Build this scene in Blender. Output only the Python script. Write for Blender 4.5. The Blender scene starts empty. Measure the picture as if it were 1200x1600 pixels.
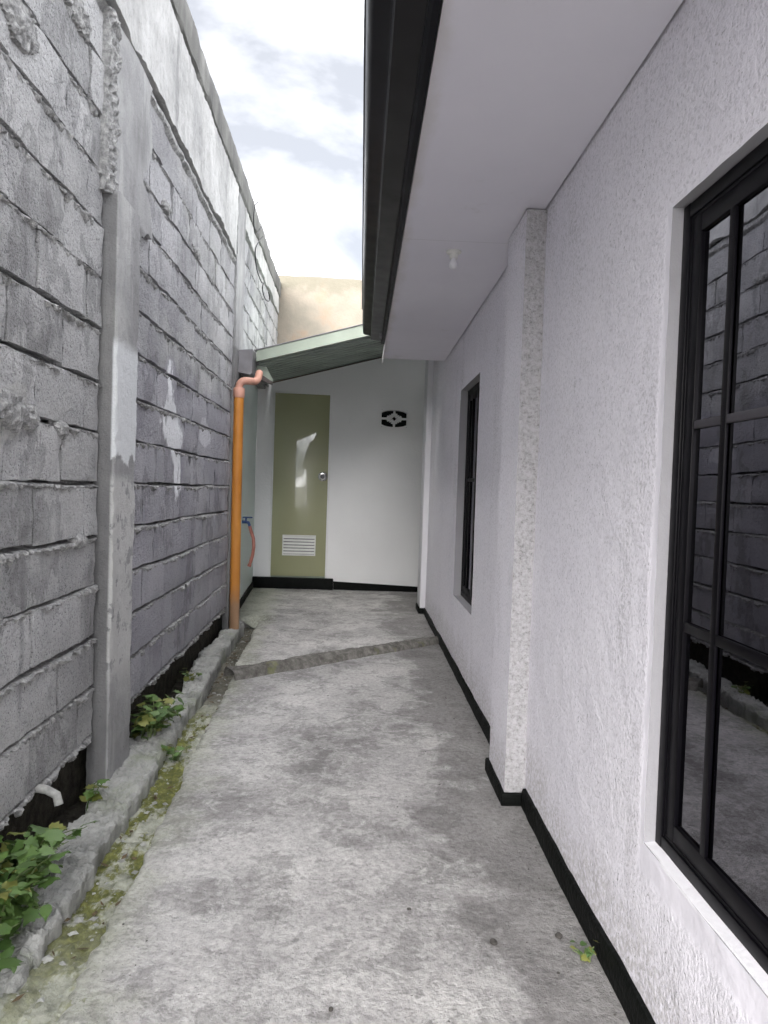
import bpy, math, random
import numpy as np
from mathutils import Matrix, Vector

random.seed(7)
RNG = np.random.default_rng(7)
SC = bpy.context.scene
COL = SC.collection

# ------------------------------------------------------------------ camera
cam_data = bpy.data.cameras.new('camera')
cam = bpy.data.objects.new('camera', cam_data)
COL.objects.link(cam)
cam_data.sensor_fit = 'VERTICAL'
cam_data.sensor_height = 36.0
cam_data.lens = 36.0 * 1109.0 / 1600.0
cam_data.clip_start = 0.05
cam_data.clip_end = 2000
_r = (0.99890073, -0.03332632, 0.03296491)
_d = (0.03185424, -0.03332632, -0.99893677)
_f = (0.03438948, 0.99888874, -0.0322281)
cam.matrix_world = Matrix(((_r[0], -_d[0], -_f[0], 0.0),
                           (_r[1], -_d[1], -_f[1], 0.0),
                           (_r[2], -_d[2], -_f[2], 1.22),
                           (0, 0, 0, 1)))
SC.camera = cam

# ------------------------------------------------------------------ sky, sun, exposure
SUN_EL, SUN_AZ = math.radians(35), math.radians(209)     # azimuth: from +Y clockwise
W = bpy.data.worlds.new('World')
SC.world = W
W.use_nodes = True
W.cycles.sampling_method = 'MANUAL'
W.cycles.sample_map_resolution = 256
wn, wl = W.node_tree.nodes, W.node_tree.links
wn.clear()
wout = wn.new('ShaderNodeOutputWorld')
sky = wn.new('ShaderNodeTexSky')
sky.sky_type = 'NISHITA'
sky.sun_disc = False
sky.sun_elevation = SUN_EL
sky.sun_rotation = SUN_AZ
bg_sky = wn.new('ShaderNodeBackground')
bg_sky.inputs['Strength'].default_value = 0.10
wl.new(sky.outputs[0], bg_sky.inputs['Color'])
tc = wn.new('ShaderNodeTexCoord')
mp = wn.new('ShaderNodeMapping')
mp.inputs['Scale'].default_value = (1.0, 1.0, 1.9)
mp.inputs['Location'].default_value = (15.07, 6.71, 3.63)
wl.new(tc.outputs['Generated'], mp.inputs['Vector'])
nz = wn.new('ShaderNodeTexNoise')
nz.inputs['Scale'].default_value = 2.2
nz.inputs['Detail'].default_value = 7
nz.inputs['Roughness'].default_value = 0.52
nz.inputs['Distortion'].default_value = 0.35
wl.new(mp.outputs[0], nz.inputs['Vector'])
cr = wn.new('ShaderNodeValToRGB')
cr.color_ramp.elements[0].position = 0.40
cr.color_ramp.elements[0].color = (0.085, 0.086, 0.090, 1)
cr.color_ramp.elements[1].position = 0.63
cr.color_ramp.elements[1].color = (1.0, 1.0, 1.03, 1)
e = cr.color_ramp.elements.new(0.50)
e.color = (0.165, 0.165, 0.171, 1)
wl.new(nz.outputs['Fac'], cr.inputs[0])
bg_cl = wn.new('ShaderNodeBackground')
bg_cl.inputs['Strength'].default_value = 1.0
wl.new(cr.outputs[0], bg_cl.inputs['Color'])
wmix = wn.new('ShaderNodeMixShader')
wmix.inputs[0].default_value = 0.95
wl.new(bg_sky.outputs[0], wmix.inputs[1])
wl.new(bg_cl.outputs[0], wmix.inputs[2])
wl.new(wmix.outputs[0], wout.inputs['Surface'])

sun_d = bpy.data.lights.new('sun', 'SUN')
sun_d.energy = 1.4
sun_d.angle = math.radians(60)
sun_d.color = (1.0, 0.97, 0.94)
sun = bpy.data.objects.new('sun', sun_d)
COL.objects.link(sun)
_sd = Vector((math.sin(SUN_AZ) * math.cos(SUN_EL), math.cos(SUN_AZ) * math.cos(SUN_EL), math.sin(SUN_EL)))
sun.rotation_euler = _sd.to_track_quat('Z', 'Y').to_euler()

SC.view_settings.view_transform = 'Standard'
SC.view_settings.look = 'None'
SC.view_settings.gamma = 1.0
SC.view_settings.use_curve_mapping = False
SC.view_settings.exposure = 3.15
SC.render.engine = 'CYCLES'
SC.cycles.max_bounces = 6
SC.cycles.use_adaptive_sampling = True
SC.cycles.adaptive_threshold = 0.03
SC.cycles.diffuse_bounces = 4


# ------------------------------------------------------------------ numpy noise
def _h(i, j, k, s):
    n = (i * 374761393 + j * 668265263 + k * 2147483647 + s * 1274126177) & 0xFFFFFFFF
    n = ((n ^ (n >> 13)) * 1274126177) & 0xFFFFFFFF
    n = (n ^ (n >> 16)) & 0xFFFF
    return n / 65535.0


def vn(x, y, s=0):
    """2-D value noise in -1..1"""
    x = np.asarray(x, float); y = np.asarray(y, float)
    x, y = np.broadcast_arrays(x, y)
    i = np.floor(x).astype(np.int64); j = np.floor(y).astype(np.int64)
    fx = x - i; fy = y - j
    fx = fx * fx * (3 - 2 * fx); fy = fy * fy * (3 - 2 * fy)
    a = _h(i, j, 0, s); b = _h(i + 1, j, 0, s); c = _h(i, j + 1, 0, s); d = _h(i + 1, j + 1, 0, s)
    return (a + (b - a) * fx + (c - a) * fy + (a - b - c + d) * fx * fy) * 2 - 1


def fbm(x, y, s=0, o=4, g=0.5):
    t = 0.0; a = 1.0; f = 1.0; w = 0.0
    for k in range(o):
        t = t + a * vn(np.asarray(x) * f, np.asarray(y) * f, s + 17 * k)
        w += a; a *= g; f *= 2.03
    return t / w


# ------------------------------------------------------------------ object helpers
def link(name, me, material=None, parent=None):
    o = bpy.data.objects.new(name, me)
    COL.objects.link(o)
    if material is not None and me is not None and not me.materials:
        me.materials.append(material)
    if parent is not None:
        o.parent = parent
    return o


def tag(o, label=None, cat=None, group=None, kind=None):
    if label: o['label'] = label
    if cat: o['category'] = cat
    if group: o['group'] = group
    if kind: o['kind'] = kind
    return o


def empty(name, loc=(0, 0, 0), rz=0.0):
    o = bpy.data.objects.new(name, None)
    COL.objects.link(o)
    o.location = loc
    o.rotation_euler = (0, 0, rz)
    o.empty_display_size = 0.1
    return o


def mesh(name, verts, faces, smooth=None):
    me = bpy.data.meshes.new(name)
    me.from_pydata([tuple(v) for v in verts], [], faces)
    me.validate()
    if smooth:
        me.polygons.foreach_set('use_smooth', [True] * len(me.polygons))
        me.set_sharp_from_angle(angle=math.radians(smooth))
    me.update()
    return me


def grid_faces(m, n, off=0, flip=False, wrap=False, skip=None):
    F = []
    for i in range(m - 1):
        for j in range(n - 1 if not wrap else n):
            if skip is not None and skip(i, j):
                continue
            j2 = (j + 1) % n
            a, b, c, d = off + i * n + j, off + i * n + j2, off + (i + 1) * n + j2, off + (i + 1) * n + j
            F.append((a, d, c, b) if flip else (a, b, c, d))
    return F


class MB:
    """collects pieces of one mesh"""
    def __init__(self):
        self.v = []; self.f = []

    def add(self, verts, faces):
        o = len(self.v)
        self.v += [tuple(map(float, p)) for p in verts]
        self.f += [tuple(i + o for i in q) for q in faces]
        return self

    def box(self, x0, x1, y0, y1, z0, z1):
        v = [(x, y, z) for z in (z0, z1) for y in (y0, y1) for x in (x0, x1)]
        f = [(0, 2, 3, 1), (4, 5, 7, 6), (0, 1, 5, 4), (2, 6, 7, 3), (0, 4, 6, 2), (1, 3, 7, 5)]
        return self.add(v, f)

    def bbox(self, x0, x1, y0, y1, z0, z1, b=0.003):
        """bevelled box"""
        import bmesh
        bm = bmesh.new()
        bmesh.ops.create_cube(bm, size=1)
        for v in bm.verts:
            v.co = Vector(((x0 + x1) / 2 + v.co.x * (x1 - x0), (y0 + y1) / 2 + v.co.y * (y1 - y0), (z0 + z1) / 2 + v.co.z * (z1 - z0)))
        bmesh.ops.bevel(bm, geom=list(bm.edges), offset=b, segments=2, affect='EDGES', profile=0.5)
        bm.verts.index_update()
        self.add([v.co for v in bm.verts], [[v.index for v in f.verts] for f in bm.faces])
        bm.free()
        return self

    def tube(self, pts, r, n=12, caps=True):
        pts = [Vector(p) for p in pts]
        rs = r if isinstance(r, (list, tuple)) else [r] * len(pts)
        o = len(self.v)
        ref = Vector((0, 0, 1))
        t0 = (pts[1] - pts[0]).normalized()
        if abs(t0.dot(ref)) > 0.9: ref = Vector((1, 0, 0))
        u = t0.cross(ref).normalized()
        for i, p in enumerate(pts):
            if i == 0: t = pts[1] - pts[0]
            elif i == len(pts) - 1: t = pts[-1] - pts[-2]
            else: t = pts[i + 1] - pts[i - 1]
            t.normalize()
            u = (u - t * u.dot(t)).normalized()
            w = t.cross(u)
            for k in range(n):
                a = 2 * math.pi * k / n
                q = p + (u * math.cos(a) + w * math.sin(a)) * rs[i]
                self.v.append(tuple(q))
        self.f += grid_faces(len(pts), n, o, wrap=True)
        if caps:
            self.f.append(tuple(o + k for k in range(n))[::-1])
            self.f.append(tuple(o + (len(pts) - 1) * n + k for k in range(n)))
        return self

    def lathe(self, prof, axis_o, axis='z', n=24):
        """prof: list of (r, h)"""
        o = len(self.v)
        for r, h in prof:
            for k in range(n):
                a = 2 * math.pi * k / n
                c, s = r * math.cos(a), r * math.sin(a)
                if axis == 'z': p = (c, s, h)
                elif axis == 'y': p = (c, h, s)
                else: p = (h, c, s)
                self.v.append((p[0] + axis_o[0], p[1] + axis_o[1], p[2] + axis_o[2]))
        self.f += grid_faces(len(prof), n, o, wrap=True)
        self.f.append(tuple(o + k for k in range(n)))
        self.f.append(tuple(o + (len(prof) - 1) * n + k for k in range(n)))
        return self

    def prism(self, poly, axis, a0, a1):
        """poly of 2-D points extruded along axis 'x','y','z' from a0 to a1"""
        n = len(poly)
        def P(p, a):
            return {'x': (a, p[0], p[1]), 'y': (p[0], a, p[1]), 'z': (p[0], p[1], a)}[axis]
        v = [P(p, a0) for p in poly] + [P(p, a1) for p in poly]
        f = [(i, (i + 1) % n, n + (i + 1) % n, n + i) for i in range(n)]
        f += [tuple(range(n))[::-1], tuple(range(n, 2 * n))]
        return self.add(v, f)

    def build(self, name, material, parent=None, smooth=35):
        import bmesh
        me = mesh(name, self.v, self.f)
        bm = bmesh.new(); bm.from_mesh(me)
        bmesh.ops.recalc_face_normals(bm, faces=bm.faces)
        bm.to_mesh(me); bm.free()
        if smooth:
            me.polygons.foreach_set('use_smooth', [True] * len(me.polygons))
            me.set_sharp_from_angle(angle=math.radians(smooth))
        return link(name, me, material, parent)


def panel(u0, u1, z0, z1, res, fn, depth, edge=None):
    """displaced panel in wall coordinates (n outward = x, u = y, z); its rim turns back by depth"""
    nu = max(2, int((u1 - u0) / res) + 1); nzz = max(2, int((z1 - z0) / res) + 1)
    u = np.linspace(u0, u1, nu); z = np.linspace(z0, z1, nzz)
    Z, U = np.meshgrid(z, u, indexing='ij')
    if edge is not None:
        U, Z = edge(U, Z)
    N = fn(U, Z) + 0 * U
    U = np.pad(U, 1, mode='edge'); Z = np.pad(Z, 1, mode='edge'); N = np.pad(N, 1, mode='edge')
    N[0, :] = N[-1, :] = -depth; N[:, 0] = N[:, -1] = -depth
    m, n = U.shape
    V = np.stack([N, U, Z], -1).reshape(-1, 3)
    return V, grid_faces(m, n, flip=False)


# ------------------------------------------------------------------ materials
class Mat:
    def __init__(self, name):
        self.m = bpy.data.materials.new(name)
        self.m.use_nodes = True
        self.t = self.m.node_tree
        self.p = self.t.nodes['Principled BSDF']
        self._pos = None

    def n(self, typ, **kw):
        nd = self.t.nodes.new('ShaderNode' + typ)
        for k, v in kw.items():
            setattr(nd, k, v)
        return nd

    def set(self, node, name, val):
        s = node.inputs[name]
        if hasattr(val, 'is_linked'):
            self.t.links.new(val, s)
        else:
            s.default_value = val
        return node

    def pos(self):
        if self._pos is None:
            self._pos = self.n('NewGeometry').outputs['Position']
        return self._pos

    def xyz(self):
        s = self.n('SeparateXYZ'); self.set(s, 0, self.pos())
        return s.outputs

    def noise(self, scale, detail=4, rough=0.55, stretch=None, dist=0.0, loc=None):
        nd = self.n('TexNoise')
        v = self.pos()
        if stretch or loc:
            mpn = self.n('Mapping')
            self.set(mpn, 'Vector', v)
            if stretch: mpn.inputs['Scale'].default_value = stretch
            if loc: mpn.inputs['Location'].default_value = loc
            v = mpn.outputs[0]
        self.set(nd, 'Vector', v); self.set(nd, 'Scale', scale); self.set(nd, 'Detail', detail)
        self.set(nd, 'Roughness', rough); self.set(nd, 'Distortion', dist)
        return nd.outputs['Fac']

    def ramp(self, fac, stops):
        nd = self.n('ValToRGB')
        el = nd.color_ramp.elements
        while len(el) < len(stops): el.new(0.5)
        for e_, (p, c) in zip(el, stops):
            e_.position = p
            e_.color = (c, c, c, 1) if not isinstance(c, (tuple, list)) else (*c[:3], 1)
        self.set(nd, 0, fac)
        return nd.outputs[0]

    def math(self, op, a, b=None, c=None, clamp=False):
        nd = self.n('Math', operation=op, use_clamp=clamp)
        self.set(nd, 0, a)
        if b is not None: self.set(nd, 1, b)
        if c is not None: self.set(nd, 2, c)
        return nd.outputs[0]

    def mix(self, fac, a, b, mode='MIX'):
        nd = self.n('Mix', data_type='RGBA', blend_type=mode)
        self.set(nd, 0, fac)
        for s, val in ((nd.inputs[6], a), (nd.inputs[7], b)):
            if hasattr(val, 'is_linked'): self.t.links.new(val, s)
            else: s.default_value = (*val[:3], 1)
        return nd.outputs[2]

    def smooth(self, v, a, b):
        nd = self.n('MapRange', interpolation_type='SMOOTHSTEP')
        self.set(nd, 'Value', v); self.set(nd, 'From Min', a); self.set(nd, 'From Max', b)
        return nd.outputs[0]

    def bump(self, h, dist, strength=1.0, prev=None):
        nd = self.n('Bump')
        self.set(nd, 'Height', h); self.set(nd, 'Distance', dist); self.set(nd, 'Strength', strength)
        if prev is not None: self.set(nd, 'Normal', prev)
        return nd.outputs[0]

    def done(self, color=None, rough=None, normal=None, spec=None, metal=None):
        if color is not None:
            self.set(self.p, 'Base Color', color if hasattr(color, 'is_linked') else (*color, 1))
        if rough is not None: self.set(self.p, 'Roughness', rough)
        if normal is not None: self.set(self.p, 'Normal', normal)
        if spec is not None: self.set(self.p, 'Specular IOR Level', spec)
        if metal is not None: self.set(self.p, 'Metallic', metal)
        return self.m


def plain(name, col, rough=0.5, var=0.12, nscale=8.0, bump=0.0, bscale=120.0, metal=0.0, spec=0.5):
    M = Mat(name)
    nf = M.noise(nscale, 5)
    lo = tuple(c * (1 - var) for c in col); hi = tuple(min(1, c * (1 + var)) for c in col)
    c = M.ramp(nf, [(0.3, lo), (0.7, hi)])
    nm = M.bump(M.noise(bscale, 4), bump) if bump else None
    rr = M.math('ADD', M.math('MULTIPLY', M.noise(nscale * 3, 4), 0.25), rough - 0.12)
    return M.done(c, rr, nm, spec, metal)


def drip_mask(M, Y, Z, pts, soft=0.012, namp=0.06):
    """paint run: pts = [(z, ycentre, halfwidth)...] from the bottom up, piecewise linear"""
    rc = M.n('FloatCurve'); rw = M.n('FloatCurve')
    z0, z1 = pts[0][0], pts[-1][0]
    t = M.n('MapRange'); M.set(t, 'Value', Z); M.set(t, 'From Min', z0); M.set(t, 'From Max', z1)
    y0 = min(p[1] for p in pts) - 0.5
    for nd, k, off in ((rc, 1, y0), (rw, 2, 0.0)):
        cv = nd.mapping.curves[0]
        cv.points[0].location = (0, pts[0][k] - off)
        cv.points[1].location = (1, pts[-1][k] - off)
        for p in pts[1:-1]:
            cv.points.new((p[0] - z0) / (z1 - z0), p[k] - off)
        for q in cv.points: q.handle_type = 'VECTOR'
        nd.mapping.update()
        M.set(nd, 'Value', t.outputs[0])
    nzv = M.math('MULTIPLY', M.math('SUBTRACT', M.noise(14, 5, 0.65, stretch=(1, 1, 0.45)), 0.5), namp * 2)
    yy = M.math('SUBTRACT', M.math('ADD', Y, nzv), y0)
    dist = M.math('SUBTRACT', M.math('ABSOLUTE', M.math('SUBTRACT', yy, rc.outputs[0])), rw.outputs[0])
    inside = M.smooth(dist, soft, -soft)
    zi = M.math('MULTIPLY', M.smooth(Z, z0 - 0.01, z0 + 0.01), M.smooth(Z, z1 + 0.01, z1 - 0.01))
    return M.math('MULTIPLY', inside, zi)


def m_block():
    M = Mat('concrete_block')
    s = M.xyz()
    big = M.noise(2.3, 5, 0.6)
    c = M.ramp(big, [(0.28, (0.36, 0.36, 0.362)), (0.5, (0.50, 0.50, 0.50)), (0.72, (0.62, 0.62, 0.615))])
    rnd = M.n('ObjectInfo').outputs['Random']
    c = M.mix(1.0, c, M.ramp(rnd, [(0, 0.78), (1, 1.12)]), 'MULTIPLY')
    # drip streaks
    st = M.noise(10, 5, 0.6, stretch=(1, 1, 0.16))
    c = M.mix(M.math('MULTIPLY', M.smooth(st, 0.58, 0.75), 0.35), c, (0.60, 0.60, 0.60))
    c = M.mix(M.math('MULTIPLY', M.smooth(M.noise(7, 5, 0.6, stretch=(1, 1, 0.12), loc=(3, 1, 0)), 0.60, 0.74), 0.5), c, (0.13, 0.13, 0.135))
    # pits of the aggregate
    pit = M.noise(130, 3, 0.72)
    c = M.mix(M.math('MULTIPLY', M.smooth(pit, 0.46, 0.34), 0.75), c, (0.09, 0.09, 0.095))
    c = M.mix(M.math('MULTIPLY', M.smooth(pit, 0.62, 0.72), 0.45), c, (0.62, 0.62, 0.62))
    # algae on the stretch between the pilasters
    al = M.math('MULTIPLY', M.smooth(M.noise(3.2, 4, 0.6, loc=(5, 0, 2)), 0.56, 0.68), M.smooth(s[1], 3.2, 4.2))
    c = M.mix(M.math('MULTIPLY', al, 0.30), c, (0.20, 0.21, 0.13))
    c = M.mix(M.math('MULTIPLY', M.math('MULTIPLY', M.smooth(s[1], 3.0, 3.4), M.smooth(M.noise(0.9, 4, 0.6), 0.40, 0.56)), 0.30), c, (0.30, 0.295, 0.335))
    c = M.mix(M.math('MULTIPLY', M.smooth(M.noise(1.9, 6, 0.66, loc=(7, 3, 1)), 0.50, 0.62), 0.40), c, (0.60, 0.60, 0.59))
    c = M.mix(M.math('MULTIPLY', M.smooth(M.noise(2.7, 6, 0.66, loc=(1, 9, 4)), 0.55, 0.66), 0.45), c, (0.17, 0.17, 0.17))
    vt = M.math('MULTIPLY', M.smooth(s[1], 3.1, 3.2), M.smooth(M.math('ADD', s[2], M.math('MULTIPLY', M.noise(3, 5, 0.65), 0.35)), 2.06, 1.98))
    c = M.mix(M.math('MULTIPLY', vt, 0.42), c, (0.36, 0.348, 0.415))
    # dark water stains with hard rims
    ws = M.noise(3.4, 5, 0.6, stretch=(1, 1, 0.55), loc=(2, 5, 9))
    c = M.mix(M.math('MULTIPLY', M.math('MULTIPLY', M.smooth(ws, 0.575, 0.59), M.smooth(ws, 0.70, 0.60)), 0.38), c, (0.13, 0.13, 0.13))
    # white paint run
    dm = drip_mask(M, s[1], s[2], [(1.10, 4.10, 0.0), (1.2, 4.10, 0.05), (1.38, 4.07, 0.11), (1.50, 3.99, 0.20), (1.60, 3.94, 0.19), (1.66, 3.92, 0.06), (1.88, 3.88, 0.025)], 0.025, 0.16)
    dm2 = drip_mask(M, s[1], s[2], [(1.46, 4.85, 0.02), (1.5, 4.85, 0.18), (1.6, 4.85, 0.16), (1.66, 4.8, 0.04)], 0.04, 0.13)
    dm = M.math('MAXIMUM', M.math('MULTIPLY', dm, 1.0), M.math('MULTIPLY', dm2, 0.45))
    c = M.mix(dm, c, (0.88, 0.89, 0.91))
    # cement smear near the left end
    sm = drip_mask(M, s[1], s[2], [(1.28, 1.98, 0.03), (1.36, 2.02, 0.14), (1.44, 2.08, 0.12), (1.5, 2.16, 0.03)], 0.02, 0.1)
    c = M.mix(M.math('MULTIPLY', sm, 0.75), c, (0.52, 0.52, 0.50))
    b = M.bump(pit, 0.008, 1.0)
    b = M.bump(M.noise(38, 3, 0.65), 0.016, 0.8, b)
    return M.done(c, 0.93, b, 0.25)


def m_mortar():
    M = Mat('mortar')
    c = M.ramp(M.noise(45, 5, 0.7), [(0.3, (0.19, 0.19, 0.19)), (0.5, (0.36, 0.36, 0.355)), (0.68, (0.60, 0.60, 0.585))])
    b = M.bump(M.noise(160, 5, 0.7), 0.008, 1.0)
    return M.done(c, 0.95, b, 0.2)


def m_render():
    """smoothed cement render of pilasters"""
    M = Mat('cement_render')
    s = M.xyz()
    c = M.ramp(M.noise(3.0, 6, 0.62, stretch=(1, 1, 0.6)), [(0.3, (0.22, 0.22, 0.22)), (0.5, (0.33, 0.33, 0.33)), (0.7, (0.46, 0.46, 0.45))])
    c = M.mix(M.math('MULTIPLY', M.smooth(M.noise(12, 5, 0.6, stretch=(1, 1, 0.1)), 0.56, 0.72), 0.45), c, (0.58, 0.58, 0.57))
    pit = M.noise(120, 4, 0.7)
    c = M.mix(M.math('MULTIPLY', M.smooth(pit, 0.40, 0.30), 0.6), c, (0.10, 0.10, 0.10))
    c = M.mix(M.math('MULTIPLY', M.smooth(s[0], -0.982, -0.990), M.smooth(s[2], 2.36, 2.33)), c, M.mix(1.0, c, (0.55, 0.55, 0.55), 'MULTIPLY'))  # camera-facing side: raw concrete, darkened further in colour to stand in for shade
    # old white paint on the corridor face: flaked, with its own ragged outline
    face = M.smooth(s[0], -0.996, -0.986)
    zone = M.math('MULTIPLY', M.smooth(M.math('ADD', s[2], M.math('MULTIPLY', M.noise(9, 5), 0.3)), 1.44, 1.47), M.smooth(s[2], 1.80, 1.74))
    zone2 = M.math('MULTIPLY', M.smooth(s[2], 0.35, 0.5), M.smooth(s[2], 1.26, 1.20))
    fl = M.smooth(M.noise(11, 5, 0.68), 0.40, 0.47)
    c = M.mix(M.math('MULTIPLY', M.math('MULTIPLY', face, zone), 0.92), c, (0.72, 0.74, 0.75))
    c = M.mix(M.math('MULTIPLY', M.math('MULTIPLY', face, M.math('MULTIPLY', zone2, fl)), 0.62), c, (0.62, 0.62, 0.60))
    b = M.bump(pit, 0.004, 0.8)
    b = M.bump(M.noise(20, 5, 0.6), 0.012, 0.6, b)
    return M.done(c, 0.92, b, 0.25)


def m_band():
    M = Mat('weathered_plaster')
    c = M.ramp(M.noise(2.6, 6, 0.65, stretch=(1, 1, 0.7)), [(0.3, (0.33, 0.33, 0.33)), (0.5, (0.50, 0.50, 0.49)), (0.7, (0.66, 0.66, 0.65))])
    c = M.mix(M.math('MULTIPLY', M.smooth(M.noise(8, 6, 0.65, stretch=(1, 1, 0.1)), 0.55, 0.72), 0.6), c, (0.22, 0.22, 0.22))
    c = M.mix(M.math('MULTIPLY', M.smooth(M.noise(60, 4, 0.7), 0.38, 0.3), 0.6), c, (0.14, 0.14, 0.14))
    b = M.bump(M.noise(30, 5, 0.65), 0.012, 0.8)
    b = M.bump(M.noise(130, 4, 0.7), 0.004, 0.8, b)
    return M.done(c, 0.92, b, 0.25)


def m_coping():
    M = Mat('stained_coping')
    c = M.ramp(M.noise(4, 6, 0.65, stretch=(1, 1, 0.25)), [(0.3, (0.10, 0.10, 0.10)), (0.55, (0.19, 0.19, 0.18)), (0.75, (0.33, 0.33, 0.31))])
    b = M.bump(M.noise(60, 5, 0.65), 0.008, 0.8)
    return M.done(c, 0.94, b, 0.2)


def m_stucco():
    M = Mat('white_stucco')
    s = M.xyz()
    # smooth trowelled margin round the near window
    wob = M.math('MULTIPLY', M.math('SUBTRACT', M.noise(14, 4), 0.5), 0.03)
    dy = M.math('SUBTRACT', s[1], 1.59 + 0.028)
    dz1 = M.math('SUBTRACT', s[2], 1.872 + 0.006)
    dz0 = M.math('SUBTRACT', 0.425 - 0.07, s[2])
    dd = M.math('ADD', M.math('MAXIMUM', dy, M.math('MAXIMUM', dz1, dz0)), wob)
    rough_m = M.smooth(dd, -0.012, 0.016)
    c = M.ramp(M.noise(1.3, 3), [(0.3, (0.80, 0.78, 0.845)), (0.7, (0.86, 0.84, 0.895))])
    g1 = M.noise(105, 3, 0.66)
    c2 = M.mix(1.0, c, M.ramp(g1, [(0.34, 0.78), (0.46, 0.97), (0.66, 1.05)]), 'MULTIPLY')
    sp = M.noise(120, 2, 0.6, loc=(3, 3, 3))
    zone = M.ramp(M.noise(2.1, 4, 0.6), [(0.42, 0.15), (0.62, 0.9)])
    c2 = M.mix(M.math('MULTIPLY', M.smooth(sp, 0.36, 0.27), zone), c2, (0.22, 0.215, 0.22))
    gr = M.math('MULTIPLY', M.smooth(M.noise(3.5, 5, 0.65, stretch=(1, 1, 0.3)), 0.54, 0.72), M.smooth(g1, 0.56, 0.42))
    c2 = M.mix(M.math('MULTIPLY', gr, 0.35), c2, (0.34, 0.33, 0.33))
    c = M.mix(1.0, c, (0.93, 0.93, 0.935), 'MULTIPLY')
    c = M.mix(rough_m, c, c2)
    stv = M.math('MULTIPLY', M.smooth(M.noise(6, 6, 0.68, stretch=(1, 1, 0.09)), 0.56, 0.70), M.smooth(M.noise(1.7, 4, 0.6, loc=(2, 2, 8)), 0.46, 0.62))
    c = M.mix(M.math('MULTIPLY', stv, 0.26), c, (0.42, 0.41, 0.40))
    mud = M.math('MULTIPLY', M.smooth(M.math('SUBTRACT', s[2], M.math('MULTIPLY', M.noise(5, 6, 0.68), 0.42)), 0.10, -0.08), M.smooth(M.noise(60, 4, 0.7), 0.42, 0.58))
    c = M.mix(M.math('MULTIPLY', mud, 0.45), c, (0.36, 0.34, 0.31))
    h = M.math('MULTIPLY', g1, rough_m)
    b = M.bump(h, 0.0055, 0.9)
    b = M.bump(M.noise(9, 4, 0.55), 0.02, 0.35, b)
    return M.done(c, 0.80, b, 0.3)


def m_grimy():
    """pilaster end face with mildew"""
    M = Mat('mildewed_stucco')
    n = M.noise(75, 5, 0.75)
    c = M.ramp(n, [(0.30, (0.20, 0.195, 0.19)), (0.43, (0.38, 0.375, 0.38)), (0.6, (0.50, 0.49, 0.51))])  # mildew tones, lowered further in place of shade on this face
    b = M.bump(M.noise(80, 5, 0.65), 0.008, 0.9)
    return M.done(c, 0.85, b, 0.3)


def m_paint(name, col, var=0.05, bump=0.004):
    M = Mat(name)
    c = M.ramp(M.noise(1.6, 5), [(0.3, tuple(x * (1 - var) for x in col)), (0.7, col)])
    c = M.mix(M.math('MULTIPLY', M.smooth(M.noise(9, 5, 0.7, stretch=(1, 1, 0.4)), 0.66, 0.78), 0.25), c, tuple(x * 0.55 for x in col))
    b = M.bump(M.noise(55, 5, 0.6), bump, 0.6)
    return M.done(c, 0.62, b, 0.4)


def m_soffit():
    M = Mat('white_soffit_paint')
    s = M.xyz()
    c = M.ramp(M.noise(1.1, 5), [(0.3, (0.72, 0.70, 0.765)), (0.7, (0.79, 0.772, 0.83))])
    e_ = M.math('ADD', s[0], M.math('MULTIPLY', M.noise(6, 6, 0.65, stretch=(1, 0.5, 1)), 0.12))
    c = M.mix(M.math('MULTIPLY', M.smooth(e_, 0.26, 0.20), 0.40), c, (0.47, 0.43, 0.36))
    c = M.mix(M.math('MULTIPLY', M.smooth(M.noise(3.2, 6, 0.7), 0.62, 0.72), 0.22), c, (0.42, 0.40, 0.38))
    sm_ = M.math('ABSOLUTE', M.math('SUBTRACT', M.math('MODULO', M.math('ADD', s[1], 10.3), 2.44), 1.22))
    c = M.mix(M.math('MULTIPLY', M.smooth(sm_, 0.004, 0.001), 0.35), c, (0.35, 0.34, 0.34))
    return M.done(c, 0.65, M.bump(M.noise(9, 5), 0.003, 0.5), 0.35)


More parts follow.
